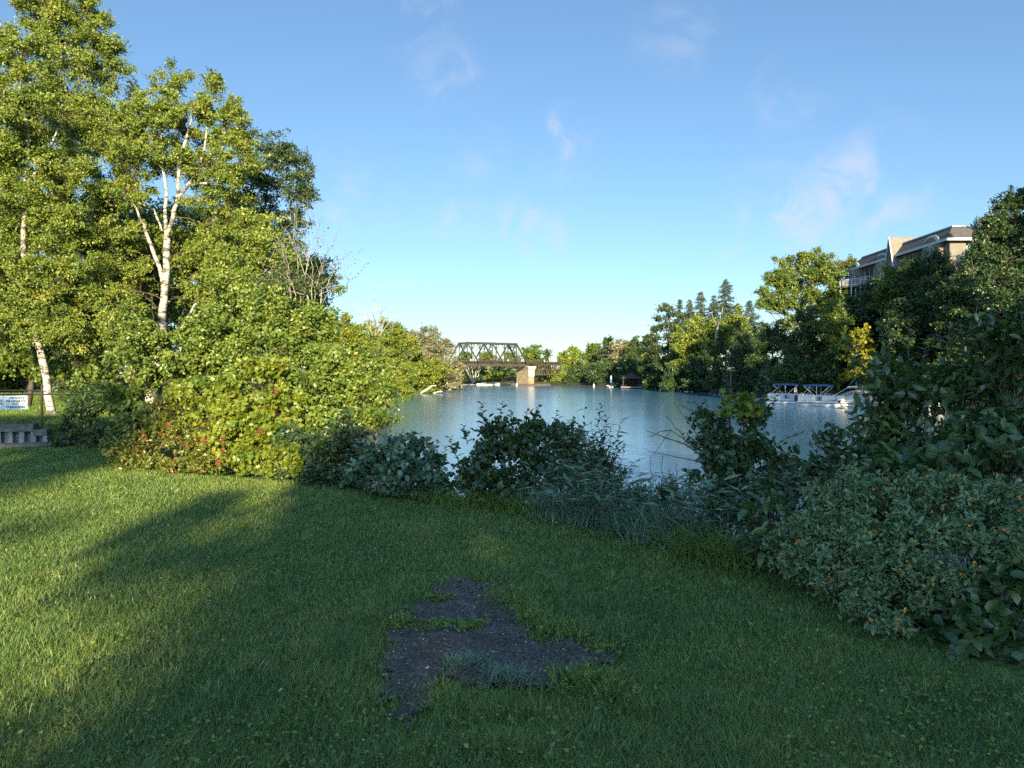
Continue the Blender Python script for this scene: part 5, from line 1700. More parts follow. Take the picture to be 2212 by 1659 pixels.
# ------------------------------------------------------------------ far shore beyond the bridge
FG = 'trees beyond the bridge'
for i, (u, vt, vb, wd, d, mt, kd, lb) in enumerate([
        (1003, 756, 830, 46, 285, 'maple_leaf', 'round', 'tree seen through the first panel of the bridge truss'),
        (1052, 752, 830, 60, 300, 'birch_leaf', 'round', 'lit tree seen through the middle of the bridge truss'),
        (1100, 750, 832, 56, 295, 'maple_leaf', 'round', 'tree seen through the last panel of the bridge truss'),
        (1152, 746, 834, 70, 290, 'maple_leaf', 'round', 'domed tree standing right behind the end of the truss'),
        (1182, 752, 834, 44, 292, 'alder_leaf', 'tall', 'grey twiggy tree by the approach span'),
        (1030, 788, 834, 60, 262, 'dark_leaf', 'round', 'dark tree under the left half of the bridge'),
        (1086, 790, 834, 60, 258, 'dark_leaf', 'round', 'dark tree under the bridge beside the pier'),
        (1058, 798, 832, 44, 254, 'birch_leaf', 'cone', 'lit small conifer-shaped tree under the bridge'),
        (1080, 805, 834, 22, 252, 'lime_leaf', 'cone', 'small bright pointed tree left of the pier'),
        (1010, 800, 836, 40, 256, 'maple_leaf', 'round', 'bush under the bridge behind the white-stemmed birch'),
        (1180, 800, 838, 34, 250, 'dark_leaf', 'round', 'dark bush under the approach span'),
        (1225, 752, 836, 62, 255, 'birch_leaf', 'round', 'bright tree right of the approach span'),
        (1246, 740, 834, 46, 272, 'birch_leaf', 'round', 'taller lit tree behind the bright one'),
        (1205, 790, 838, 40, 247, 'birch_leaf', 'round', 'low tree at the water right of the pier')]):
    far_tree('broadleaf_tree', lb, u, vt, vb, wd, d, mt, 400 + i, leaf=.75 if d > 270 else .62, kind=kd, cov=3.6, group=FG, clumps=9)
rng = np.random.default_rng(36)
t = thing('birch_tree', 'birch with many splayed white stems under the bridge', 'tree', (PX(1024, 249), 249, lz(PX(1024, 249), 249)))
w = MB()
for (u1, v1) in [(1002, 792), (1010, 790), (1020, 786), (1029, 790), (1036, 788), (1040, 796), (1014, 805), (1006, 803)]:
    w.tube(curve_pts(P(1024, 832, 249), P(u1, v1, 249 + rng.normal(0, 1)), rng, 5, -.05, .03), np.linspace(.26, .12, 5), 5)
w.build('trunk', M['birch_bark'], t, world=True)
L = Leaves()
for c in [(1008, 795), (1022, 790), (1036, 794)]:
    st, tp, cc, ti = lobe_twigs(P(c[0], c[1], 249), (2.2, 2, 1.2), 8, 24, 1.2, rng)
    L.twigs(st, tp, 6, .5, rng, tint=ti)
L.build('crown', M['maple_leaf'], t, 'rhomb')

# rocks along the far shore
M['rock'] = noise_mat('rock', (.10, .09, .075), (.24, .215, .18), .8, .9, .4)


def rock_mesh(name, seed):
    rng = np.random.default_rng(seed)
    import bmesh
    bm = bmesh.new()
    bmesh.ops.create_icosphere(bm, subdivisions=2, radius=1)
    for v in bm.verts:
        n_ = v.co.copy()
        v.co *= 1 + .22 * math.sin(n_.x * 3.1 + seed) * math.cos(n_.y * 2.7 + seed * 2) + .12 * math.sin(n_.z * 5 + seed)
        v.co.z *= .62
    me = bpy.data.meshes.new(name)
    bm.to_mesh(me)
    bm.free()
    me.materials.append(M['rock'])
    return me


rocks = [rock_mesh('rock', k) for k in range(3)]
rng = np.random.default_rng(37)
for i, u in enumerate([1000, 1006, 1012, 1019, 1025, 1031, 1037, 1044, 1049, 1055, 1061, 1068, 1076, 1083, 1090]):
    d = 243.6 + rng.uniform(-.6, 1.0)
    o = bpy.data.objects.new('rock', rocks[i % 3])
    s_ = rng.uniform(.35, .7)
    o.scale = (s_ * 1.2, s_, s_ * .8)
    o.rotation_euler = (0, 0, rng.uniform(0, 6))
    o.location = (PX(u, d), d, max(WATER_Z, lz(PX(u, d), d)) + .15)
    COL.objects.link(o)
    tag(o, 'one of the pale rocks lining the far shore under the bridge', 'rock', 'rocks on the far shore')

# ------------------------------------------------------------------ right bank trees
RB = 'trees on the right bank'
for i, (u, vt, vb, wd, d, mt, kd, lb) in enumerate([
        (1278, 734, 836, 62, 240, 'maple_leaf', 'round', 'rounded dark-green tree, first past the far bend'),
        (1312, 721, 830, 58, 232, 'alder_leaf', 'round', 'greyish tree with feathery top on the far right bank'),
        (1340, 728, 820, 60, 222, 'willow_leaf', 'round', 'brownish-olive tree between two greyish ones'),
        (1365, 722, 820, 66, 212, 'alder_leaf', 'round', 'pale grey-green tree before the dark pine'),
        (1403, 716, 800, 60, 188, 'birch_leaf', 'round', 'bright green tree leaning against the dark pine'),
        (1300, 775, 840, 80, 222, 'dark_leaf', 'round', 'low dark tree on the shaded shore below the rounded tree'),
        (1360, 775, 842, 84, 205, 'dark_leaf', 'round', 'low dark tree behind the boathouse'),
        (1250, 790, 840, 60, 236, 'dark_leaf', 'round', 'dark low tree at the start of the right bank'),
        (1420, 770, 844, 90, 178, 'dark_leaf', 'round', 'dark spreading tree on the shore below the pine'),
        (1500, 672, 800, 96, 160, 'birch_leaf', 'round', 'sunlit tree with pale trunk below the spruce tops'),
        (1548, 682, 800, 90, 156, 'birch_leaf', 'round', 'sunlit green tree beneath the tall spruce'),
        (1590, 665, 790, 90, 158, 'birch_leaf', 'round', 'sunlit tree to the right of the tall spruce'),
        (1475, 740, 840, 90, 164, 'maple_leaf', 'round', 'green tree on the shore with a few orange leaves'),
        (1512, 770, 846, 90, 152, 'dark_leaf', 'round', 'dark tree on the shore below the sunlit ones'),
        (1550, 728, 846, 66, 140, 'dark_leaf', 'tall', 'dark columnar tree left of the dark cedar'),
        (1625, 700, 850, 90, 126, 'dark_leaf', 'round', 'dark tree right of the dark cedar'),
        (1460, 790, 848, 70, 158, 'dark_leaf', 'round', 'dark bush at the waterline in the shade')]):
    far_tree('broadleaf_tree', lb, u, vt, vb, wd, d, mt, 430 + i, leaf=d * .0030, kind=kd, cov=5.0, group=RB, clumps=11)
SG2 = 'spruces and conifers on the right bank'
spruce('spruce_tree', 'tallest spruce, its pointed top above all other conifers', 1567, 602, 745, 108, 176, 461, sparse=.8, group=SG2)
spruce('spruce_tree', 'narrow spruce top close beside the tallest one', 1541, 638, 745, 60, 178, 462, sparse=.8, group=SG2)
spruce('spruce_tree', 'second tallest spruce with drooping branches', 1513, 629, 745, 94, 178, 463, sparse=.75, group=SG2)
spruce('spruce_tree', 'small spruce top next to the dark pine', 1468, 645, 745, 60, 182, 464, sparse=.8, group=SG2)
spruce('spruce_tree', 'thin spruce tip between the small and the second tallest', 1489, 646, 745, 54, 180, 465, sparse=.8, group=SG2)
spruce('spruce_tree', 'spruce with a leaning tip right behind the tallest', 1593, 655, 745, 74, 174, 466, sparse=.8, group=SG2)
spruce('spruce_tree', 'bushy pine-like top at the end of the conifer row', 1618, 648, 760, 84, 168, 467, sparse=.9, group=SG2)
spruce('cedar_tree', 'dark conical cedar in front of the sunlit trees', 1594, 690, 852, 76, 128, 468, mat='dark_leaf', sparse=1.0, group=SG2, step=.38)
plant('pine_tree', 'dark spreading pine at the left end of the conifers', 'tree', bz(1445, 170),
      [(1445, 665, 170, 26, 14), (1425, 685, 170, 24, 11), (1462, 680, 170, 26, 12), (1440, 702, 170, 38, 12), (1415, 712, 170, 22, 9), (1465, 715, 170, 32, 14), (1430, 728, 170, 34, 13), (1408, 735, 170, 18, 8),
       (1460, 745, 170, 38, 16), (1425, 755, 170, 34, 14), (1450, 775, 170, 44, 16), (1420, 785, 170, 34, 14)],
      .52, 'rhomb', 'needle', 470, cov=4.0, per=7, clumps=10, clump=.35, inner=.2, flat=.35, limb_r=.12, stem_mat='bark', group=SG2,
      stems=[[(1444, 830, 170, .35), (1444, 740, 170, .28), (1446, 655, 170, .06)]])
# the big maple and the dark trees before the building
plant('maple_tree', 'huge sunlit maple with rounded crown beside the grey roof', 'tree', bz(1750, 122),
      [(1755, 560, 122, 55, 32), (1710, 580, 122, 42, 34), (1800, 580, 122, 45, 34), (1750, 610, 120, 70, 40), (1690, 610, 120, 32, 30), (1655, 632, 119, 22, 18), (1665, 600, 121, 20, 18), (1830, 620, 122, 40, 40), (1710, 650, 118, 55, 30), (1780, 660, 118, 60, 34), (1840, 570, 124, 22, 16), (1660, 660, 118, 30, 24), (1740, 700, 118, 70, 30), (1800, 640, 119, 60, 30)],
      .36, 'rhomb', 'maple_leaf', 471, cov=5.2, per=8, clumps=26, clump=.24, inner=.5, limb_r=.14, stem_mat='bark', group=RB, lumpy=.14, tint_shift=.12,
      stems=[[(1750, 830, 122, .55), (1752, 700, 122, .42), (1755, 600, 122, .18)]])
DB = 'dark trees below the apartment building'
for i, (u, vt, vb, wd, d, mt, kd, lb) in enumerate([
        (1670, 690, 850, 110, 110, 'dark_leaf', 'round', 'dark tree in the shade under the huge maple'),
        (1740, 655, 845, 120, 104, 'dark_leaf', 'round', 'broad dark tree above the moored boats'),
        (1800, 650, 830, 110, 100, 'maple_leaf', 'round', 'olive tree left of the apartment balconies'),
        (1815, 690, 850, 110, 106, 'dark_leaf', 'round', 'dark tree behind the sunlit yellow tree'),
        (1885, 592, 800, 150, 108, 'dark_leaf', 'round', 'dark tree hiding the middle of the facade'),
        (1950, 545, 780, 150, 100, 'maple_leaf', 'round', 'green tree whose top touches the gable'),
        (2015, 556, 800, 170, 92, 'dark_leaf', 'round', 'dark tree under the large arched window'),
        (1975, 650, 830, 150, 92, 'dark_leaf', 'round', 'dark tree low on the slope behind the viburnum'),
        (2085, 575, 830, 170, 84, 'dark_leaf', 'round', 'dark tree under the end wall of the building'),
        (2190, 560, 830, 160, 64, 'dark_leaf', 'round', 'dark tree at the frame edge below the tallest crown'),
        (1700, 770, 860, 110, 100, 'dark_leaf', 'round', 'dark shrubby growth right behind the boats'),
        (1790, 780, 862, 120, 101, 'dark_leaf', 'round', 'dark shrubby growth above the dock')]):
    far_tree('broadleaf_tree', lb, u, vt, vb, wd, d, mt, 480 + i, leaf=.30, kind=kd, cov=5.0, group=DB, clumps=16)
plant('maple_tree', 'tall ragged tree cut by the frame, right of the building', 'tree', bz(2190, 60),
      [(2165, 450, 60, 40, 30), (2200, 430, 60, 35, 30), (2140, 490, 60, 40, 32), (2190, 500, 60, 60, 40), (2120, 530, 60, 32, 28), (2220, 470, 60, 50, 50), (2170, 560, 59, 70, 45), (2230, 560, 59, 70, 60), (2100, 580, 60, 45, 36), (2125, 500, 60, 30, 26), (2110, 545, 60, 35, 30), (2160, 520, 60, 60, 40), (2140, 610, 58, 60, 40), (2215, 640, 58, 80, 60)],
      .22, 'rhomb', 'dark_leaf', 472, cov=4.6, per=8, clumps=22, clump=.26, inner=.4, limb_r=.10, stem_mat='bark', lumpy=.2, group=RB,  # dark leaf colour stands in for the shade on this crown
      stems=[[(2200, 830, 60, .32), (2195, 620, 60, .24), (2185, 450, 60, .06)]])
plant('yellow_maple', 'small sunlit yellow maple glowing against the dark trees', 'tree', bz(1862, 95),
      [(1865, 725, 95, 28, 22), (1840, 745, 95, 26, 20), (1875, 760, 95, 30, 22), (1845, 780, 95, 32, 20), (1865, 805, 95, 40, 14), (1835, 808, 95, 24, 10), (1890, 790, 95, 26, 16), (1880, 825, 95, 24, 10)],
      .34, 'lobed', 'yellow_leaf', 473, cov=3.0, per=7, clumps=14, clump=.3, inner=.4, limb_r=.06, stem_mat='bark',
      stems=[[(1866, 850, 95, .16), (1866, 790, 95, .12), (1866, 730, 95, .04)]])
rng = np.random.default_rng(38)
t = thing('dead_tree', 'pale crooked dead trunk among the trees below the spruces', 'tree', bz(1546, 147))
w = MB()
w.tube([P(1546, 790, 147), P(1546, 722, 147), P(1551, 705, 147), P(1554, 690, 147), P(1560, 672, 147), P(1561, 664, 147)], [.2, .17, .15, .13, .09, .04], 6)
w.tube([P(1551, 705, 147), P(1541, 690, 147), P(1537, 676, 147)], [.09, .06, .03], 5)
w.build('trunk', M['grey_twig'], t, world=True)

# ------------------------------------------------------------------ apartment building
M['stucco'] = noise_mat('stucco', (.125, .112, .09), (.155, .138, .112), 1.2, .9)
M['shingle'] = noise_mat('shingles', (.035, .034, .037), (.070, .066, .068), 3.0, .9, .3, stretch=(1, 1, 3))
M['white_trim'] = noise_mat('white_trim', (.33, .33, .325), (.40, .40, .39), 2, .6)
M['balcony_white'] = noise_mat('balcony_white', (.33, .33, .33), (.40, .40, .40), 2, .6)
M['door_shade'] = noise_mat('door_shade', (.03, .03, .03), (.05, .048, .045), 2, .6)


def glass_mat():
    m, nt, out = new_mat('window_glass')
    p = node(nt, 'ShaderNodeBsdfPrincipled')
    p.inputs['Base Color'].default_value = (.10, .12, .14, 1)
    p.inputs['Roughness'].default_value = .05
    p.inputs['Specular IOR Level'].default_value = 1.0
    p.inputs['Metallic'].default_value = .35
    nt.links.new(p.outputs['BSDF'], out.inputs['Surface'])
    return m


M['glass'] = glass_mat()
ZE = 18.35
b0 = (54.9, 93.0)
bl = thing('apartment_building', 'tan apartment building with dark mansard roof and arched eaves on the hill', 'building', (b0[0], b0[1], 0), R(-1.2))
LENB, WB, ZF = 28.0, 20.0, 5.0
m = MB()
m.prism([(0, 0), (WB, 0), (WB, LENB), (0, LENB)], 'z', ZF, ZE - .02)
bays = [(1.2, 5.2), (14.8, 18.4), (24.0, 27.4)]
for (a, b) in bays:
    m.prism([(-.7, a), (.1, a), (.1, b), (-.7, b)], 'z', ZF, ZE - .03)
m.build('wall', M['stucco'], bl)
m = MB()
e, inn, hr = .75, .75, 1.75
lo = [(-e, -e), (WB + e, -e), (WB + e, LENB + e), (-e, LENB + e)]
hi = [(inn, inn), (WB - inn, inn), (WB - inn, LENB - inn - 1.2), (inn, LENB - inn - 1.2)]
vv = [(*p, ZE + .02) for p in lo] + [(*p, ZE + hr) for p in hi]
m.poly(vv, [(0, 1, 2, 3)[::-1], (4, 5, 6, 7), (0, 1, 5, 4), (1, 2, 6, 5), (2, 3, 7, 6), (3, 0, 4, 7)])
m.build('roof', M['shingle'], bl)
roof_o = [o for o in bl.children if o.name.startswith('roof')][0]
m = MB()
m.prism([(-e - .06, -e - .06), (WB + e, -e - .06), (WB + e, -e + .08), (-e + .08, -e + .08), (-e + .08, LENB + e), (-e - .06, LENB + e)], 'z', ZE - .24, ZE + .10)
m.prism([(inn - .12, inn - .12), (WB - inn, inn - .12), (WB - inn, inn + .1), (inn + .1, inn + .1), (inn + .1, LENB - inn - 1.2), (inn - .12, LENB - inn - 1.2)], 'z', ZE + hr - .02, ZE + hr + .13)
m.build('eave_trim', M['white_trim'], roof_o)
for (a, b) in bays:
    c, w_ = (a + b) / 2, (b - a) / 2 * .78
    ol = []
    for k in range(13):
        th = math.pi * k / 12
        ol.append((c + w_ * math.cos(th), ZE - .06 + w_ * .52 * math.sin(th)))
    m = MB()
    m.prism(ol + [(c - w_, ZE - 1.2), (c + w_, ZE - 1.2)], 'x', -.78, 1.2)
    d_ = m.build('arched_dormer', M['stucco'], bl)
    m = MB()
    for k in range(12):
        p, q = ol[k], ol[k + 1]
        m.bar((-.55, p[0], p[1] + .06), (-.55, q[0], q[1] + .06), .55, .16, up=(1, 0, 0))
    m.build('arch_trim', M['white_trim'], d_)


def arched_window(x, y, z, w_, h_, nm='window'):
    """white arched frame with a glass pane, in a wall that faces -x"""
    ol, il = [], []
    for k in range(11):
        th = math.pi * k / 10
        ol.append((y + w_ / 2 * math.cos(th), z + h_ - w_ / 2 + w_ / 2 * math.sin(th)))
        il.append((y + (w_ / 2 - .12) * math.cos(th), z + h_ - w_ / 2 + (w_ / 2 - .12) * math.sin(th)))
    ol += [(y - w_ / 2, z), (y + w_ / 2, z)]
    il += [(y - w_ / 2 + .12, z + .12), (y + w_ / 2 - .12, z + .12)]
    n_ = len(ol)
    m = MB()
    vv = [(x, *p) for p in ol] + [(x, *p) for p in il] + [(x + .10, *p) for p in ol]
    ff = [(i, (i + 1) % n_, n_ + (i + 1) % n_, n_ + i) for i in range(n_)] + [(i, 2 * n_ + i, 2 * n_ + (i + 1) % n_, (i + 1) % n_) for i in range(n_)]
    m.poly(vv, ff)
    m.bar((x + .02, y, z + .1), (x + .02, y, z + h_ - .1), .08)
    m.bar((x + .02, y - w_ / 2 + .1, z + h_ * .62), (x + .02, y + w_ / 2 - .1, z + h_ * .62), .08)
    f_ = m.build(nm, M['white_trim'], bl)
    m = MB()
    m.prism(il, 'x', x + .04, x + .08)
    m.build('pane', M['glass'], f_)


for fl in range(3):
    z = ZE - 2.75 - 3.0 * fl
    arched_window(-.80, 3.1, z, 1.7, 2.5)
    arched_window(-.80, 16.6, z, 1.6, 2.4)
    arched_window(-.80, 25.9, z, 1.5, 2.3)
# flat dark doors behind the balconies, coloured for the shade of recesses
for fl in range(3):
    z = ZE - 3.0 - 3.0 * fl
    for (a, b) in [(6.2, 9.6), (20.2, 23.2)]:
        m = MB(); m.box((-.012, (a + b) / 2, z + 1.3), (.03, b - a, 2.5)); f_ = m.build('balcony_door', M['door_shade'], bl)
        m = MB()
        m.bar((-.05, a, z + .05), (-.05, a, z + 2.55), .08); m.bar((-.05, b, z + .05), (-.05, b, z + 2.55), .08); m.bar((-.05, (a + b) / 2, z + .05), (-.05, (a + b) / 2, z + 2.55), .06)
        m.build('door_frame', M['white_trim'], f_)
        m = MB(); m.box((-.75, (a + b) / 2, z - .12), (1.45, b - a + .5, .2)); s_o = m.build('balcony', M['stucco'], bl)
        m = MB()
        for y in np.arange(a - .2, b + .21, .3):
            m.bar((-1.4, y, z), (-1.4, y, z + 1.0), .035)
        for x in np.arange(-1.4, -.05, .3):
            m.bar((x, a - .2, z), (x, a - .2, z + 1.0), .035); m.bar((x, b + .2, z), (x, b + .2, z + 1.0), .035)
        for zz_ in (.06, 1.0):
            m.bar((-1.4, a - .22, z + zz_), (-1.4, b + .22, z + zz_), .08); m.bar((-1.4, a - .2, z + zz_), (0, a - .2, z + zz_), .08); m.bar((-1.4, b + .2, z + zz_), (0, b + .2, z + zz_), .08)
        for y in (a - .2, (a + b) / 2, b + .2):
            m.bar((-1.4, y, z - 2.0 if fl < 2 else z), (-1.4, y, z + 1.1), .13)
        m.build('railing', M['balcony_white'], s_o)
# curved balcony round the far bay, seen above the dark trees
for fl in range(2):
    z = ZE - 3.0 - 3.0 * fl
    cx, cy, rr = -.5, 25.0, 2.6
    arc = [(cx + rr * math.cos(th), cy + rr * math.sin(th)) for th in np.linspace(R(95), R(265), 15)]
    m = MB(); m.prism(arc, 'z', z - .25, z - .02); s_o = m.build('balcony', M['stucco'], bl)
    m = MB()
    for i in range(14):
        for zz_ in (.08, .95):
            m.bar((*arc[i], z + zz_), (*arc[i + 1], z + zz_), .09)
        for q in (0, .5):
            p = (arc[i][0] * (1 - q) + arc[i + 1][0] * q, arc[i][1] * (1 - q) + arc[i + 1][1] * q)
            m.bar((*p, z), (*p, z + .95), .045)
    for i in (3, 7, 11):
        m.bar((*arc[i], z - 2.75), (*arc[i], z + 1.0), .15)
    m.build('railing', M['balcony_white'], s_o)
# end wall: curved white balconies and windows, in the sun
for fl in range(3):
    z = ZE - 3.0 - 3.0 * fl
    cx, cy, rr = 3.4, -.1, 2.5
    arc = [(cx + rr * math.cos(th), cy + rr * .8 * math.sin(th)) for th in np.linspace(R(180), R(360), 17)]
    m = MB(); m.prism(arc, 'z', z - .25, z - .02); s_o = m.build('balcony', M['stucco'], bl)
    m = MB()
    for i in range(16):
        m.bar((*arc[i], z + .52), (*arc[i + 1], z + .52), .08, .85)
        m.bar((*arc[i], z + 1.0), (*arc[i + 1], z + 1.0), .12, .10)
    m.build('parapet', M['balcony_white'], s_o)
    m = MB(); m.box((3.0, -.012, z + 1.25), (1.9, .03, 2.3)); f_ = m.build('window', M['white_trim'], bl)
    m = MB(); m.box((3.0, -.035, z + 1.25), (1.65, .03, 2.05)); m.build('pane', M['glass'], f_)
    m = MB(); m.box((9.0, -.012, z + 1.45), (1.6, .03, 1.6)); f_ = m.build('window', M['white_trim'], bl)
    m = MB(); m.box((9.0, -.035, z + 1.45), (1.38, .03, 1.38)); m.build('pane', M['glass'], f_)
# steep gable with its own little roof
gy_, gw, gz = 13.2, 1.5, ZE + 2.7
m = MB()
m.prism([(gy_ - gw + .25, ZE - 2.2), (gy_ + gw - .25, ZE - 2.2), (gy_, gz - .15)], 'x', -.95, .4)
g_o = m.build('gable', M['stucco'], bl)
m = MB()
for s_ in (-1, 1):
    m.poly([(-1.15, gy_ + s_ * gw, ZE - 2.3), (-1.15, gy_, gz), (9, gy_, gz), (9, gy_ + s_ * gw * .42, ZE + .6), (1.0, gy_ + s_ * gw, ZE - 2.3),
            (-1.15, gy_ + s_ * (gw - .2), ZE - 2.3), (-1.15, gy_, gz - .22), (9, gy_, gz - .22)], [(0, 1, 2, 3, 4), (5, 6, 1, 0), (5, 6, 7, 3, 4)])
M['tan_shingle'] = noise_mat('tan_shingles', (.115, .10, .085), (.165, .145, .12), 3.0, .9, .3)
m.build('gable_roof', M['tan_shingle'], g_o)
m = MB()
for s_ in (-1, 1):
    m.bar((-1.2, gy_ + s_ * gw, ZE - 2.3), (-1.2, gy_, gz + .02), .10, .15, up=(1, 0, 0))
m.build('barge_board', M['white_trim'], g_o)
# the wing that shows through the leaves at the frame edge
m = MB()
m.prism([(11.5, -6.5), (19.5, -6.5), (19.5, -.01), (11.5, -.01)], 'z', ZF, ZE - .04)
w_o = m.build('wing', M['stucco'], bl)
m = MB()
lo = [(10.9, -7.1), (20.1, -7.1), (20.1, -.8), (10.9, -.8)]
hi = [(12.2, -5.8), (18.8, -5.8), (18.8, -1.2), (12.2, -1.2)]
m.poly([(*p, ZE + .05) for p in lo] + [(*p, ZE + hr + .6) for p in hi], [(3, 2, 1, 0), (4, 5, 6, 7), (0, 1, 5, 4), (1, 2, 6, 5), (2, 3, 7, 6), (3, 0, 4, 7)])
m.build('wing_roof', M['shingle'], w_o)
m = MB()
m.prism([(10.85, -7.15), (20.15, -7.15), (20.15, -6.98), (10.85, -6.98)], 'z', ZE - .2, ZE + .09)
m.prism([(12.1, -5.9), (18.9, -5.9), (18.9, -5.7), (12.1, -5.7)], 'z', ZE + hr + .58, ZE + hr + .72)
m.build('wing_trim', M['white_trim'], w_o)

# ------------------------------------------------------------------ boats, dock, chair
M['alu'] = noise_mat('aluminium', (.40, .39, .37), (.50, .49, .47), 2, .42, metallic=.35)
M['hull_white'] = noise_mat('hull_white', (.38, .37, .35), (.46, .45, .425), 2, .4)
M['hull_grey'] = noise_mat('hull_grey', (.30, .31, .32), (.38, .39, .40), 2, .45)
M['blue_canvas'] = noise_mat('blue_canvas', (.020, .075, .14), (.035, .11, .19), 4, .8)
M['tan_canvas'] = noise_mat('tan_canvas', (.26, .20, .15), (.34, .27, .21), 4, .85)
M['motor'] = noise_mat('motor_black', (.012, .012, .014), (.02, .02, .022), 4, .35)
M['seat_vinyl'] = noise_mat('seat_vinyl', (.50, .47, .42), (.58, .55, .50), 4, .6)
M['red_cloth'] = noise_mat('red_cloth', (.42, .02, .025), (.5, .03, .035), 6, .8)
M['white_cloth'] = noise_mat('white_cloth', (.70, .70, .70), (.76, .76, .76), 6, .8)
M['plank'] = noise_mat('dock_plank', (.13, .115, .095), (.22, .195, .16), 3, .9, .3, stretch=(.3, 4, 1))
M['plastic'] = noise_mat('white_plastic', (.60, .62, .64), (.66, .68, .70), 3, .45)


def pontoon_boat(label, x, y, head, L=6.2, canopy=None, cover=None, folded=False, flag=False, panel='hull_white'):
    t = thing('pontoon_boat', label, 'boat', (x, y, WATER_Z), head, 'pontoon boats moored at the right bank')
    for s_ in (-.85, .85):
        m = MB()
        xs = [-L / 2 + .2, -L / 2 + .3, L / 2 - 1.0, L / 2 - .5, L / 2 - .15, L / 2]
        rs = [.22, .31, .31, .27, .15, .03]
        m.tube([(a, s_, .12 + .10 * max(0, i - 2) / 3) for i, a in enumerate(xs)], rs, 14)
        m.build('pontoon', M['alu'], t, smooth=True)
    m = MB(); m.box((0, 0, .50), (L - .7, 2.5, .12)); m.build('deck', M['alu'], t)
    m = MB()
    h = .62
    for s_ in (-1.2, 1.2):
        for (a, b) in [(-L / 2 + .5, -.6), (.15, L / 2 - .5)]:
            m.box(((a + b) / 2, s_, .62 + h / 2), (b - a, .04, h - .08))
    m.box((L / 2 - .42, -.7, .62 + h / 2), (.04, .9, h - .08)); m.box((L / 2 - .42, .7, .62 + h / 2), (.04, .9, h - .08))
    m.build('side_panels', M[panel], t)
    m = MB()
    for s_ in (-1.2, 1.2):
        for zz_ in (.60, .62 + h):
            m.bar((-L / 2 + .45, s_, zz_), (L / 2 - .42, s_, zz_), .06)
        for q in np.linspace(-L / 2 + .5, L / 2 - .45, 6):
            m.bar((q, s_, .58), (q, s_, .64 + h), .05)
    m.bar((L / 2 - .42, -1.2, .64 + h), (L / 2 - .42, 1.2, .64 + h), .06)
    m.build('railing', M['alu'], t)
    m = MB()
    m.box((-L / 2 + .75, 0, .40), (.5, .7, .3))
    m.prism([(-L / 2 - .12, .55), (-L / 2 + .35, .55), (-L / 2 + .42, 1.05), (-L / 2 + .15, 1.32), (-L / 2 - .15, 1.22), (-L / 2 - .2, .9)], 'y', -.22, .22)
    m.box((-L / 2 + .08, 0, .2), (.22, .14, .8))
    m.build('outboard_motor', M['motor'], t)
    if cover:
        m = MB()
        sect = lambda q, hh: [(q, -1.28, .95), (q, -1.25, 1.28), (q, -.6, 1.28 + hh), (q, 0, 1.36 + hh), (q, .6, 1.28 + hh), (q, 1.25, 1.28), (q, 1.28, .95)]
        secs = [sect(-L / 2 + .4, .0), sect(-L / 2 + 1.1, .42), sect(-.3, .62), sect(.9, .45), sect(L / 2 - 1.0, .25), sect(L / 2 - .38, .0)]
        vv = [p for s_ in secs for p in s_]
        ff = [(i * 7 + k, i * 7 + k + 1, i * 7 + 8 + k, i * 7 + 7 + k) for i in range(5) for k in range(6)]
        ff += [tuple(range(7)), tuple(range(35, 42))[::-1]]
        m.poly(vv, ff)
        m.build('cover', M[cover], t, smooth=False)
    else:
        for (a, b, s_) in [(-L / 2 + .6, -L / 2 + 1.2, .0), (L / 2 - 1.7, L / 2 - .6, -.85), (L / 2 - 1.7, L / 2 - .6, .85)]:
            m = MB(); m.box(((a + b) / 2, s_, .80), (b - a, .6 if s_ else 2.2, .42)); m.box((a + .08, s_, 1.15), (.16, .6 if s_ else 2.2, .45)); m.build('seat', M['seat_vinyl'], t)
        m = MB(); m.prism([(-.4, .56), (.2, .56), (.1, 1.25), (-.3, 1.35)], 'y', .35, 1.0); m.build('console', M['hull_white'], t)
    if canopy:
        z0 = 2.65
        m = MB()
        xs = np.linspace(-1.9, 1.0, 7)
        vv = []
        for x_ in xs:
            for k in range(7):
                th = (k - 3) / 3
                vv.append((x_, 1.22 * th, z0 - .22 * th * th - .06 * ((x_ + .45) / 1.45) ** 2))
        ff = [(i * 7 + k, i * 7 + k + 1, i * 7 + 8 + k, i * 7 + 7 + k) for i in range(6) for k in range(6)]
        off = len(vv)
        vv2 = [(p[0], p[1], p[2] - .05) for p in vv]
        m.poly(vv + vv2, ff + [tuple(q + off for q in f)[::-1] for f in ff])
        m.prism([(-1.95, z0 - .32), (-1.88, z0 - .32), (-1.88, z0 - .08), (-1.95, z0 - .08)], 'y', -1.2, 1.2)
        m.prism([(.98, z0 - .32), (1.05, z0 - .32), (1.05, z0 - .08), (.98, z0 - .08)], 'y', -1.2, 1.2)
        m.build('canopy', M[canopy], t, smooth=False)
        m = MB()
        for s_ in (-1.22, 1.22):
            for x_ in (-1.9, -.45, 1.0):
                m.bar((-.45 + (x_ + .45) * .12, s_, 1.2), (x_, s_, z0 - .25), .045)
            m.bar((-2.3, s_, 1.2), (-1.2, s_, z0 - .3), .035)
        for x_ in (-1.9, 1.0):
            m.bar((x_, -1.22, z0 - .26), (x_, 1.22, z0 - .26), .04)
        m.build('canopy_frame', M['alu'], t)
    if folded:
        m = MB()
        for s_ in (-1.2, 1.2):
            m.tube([(-1.2, s_, 1.2), (1.1, s_, 2.35)], .05, 6)
        m.tube([(1.1, -1.2, 2.35), (1.1, 1.2, 2.35)], .05, 6)
        m.build('canopy_frame', M['alu'], t)
        m = MB(); m.tube([(.95, -1.15, 2.33), (.95, 1.15, 2.33)], .13, 8); m.build('folded_canopy', M['white_cloth'], t)
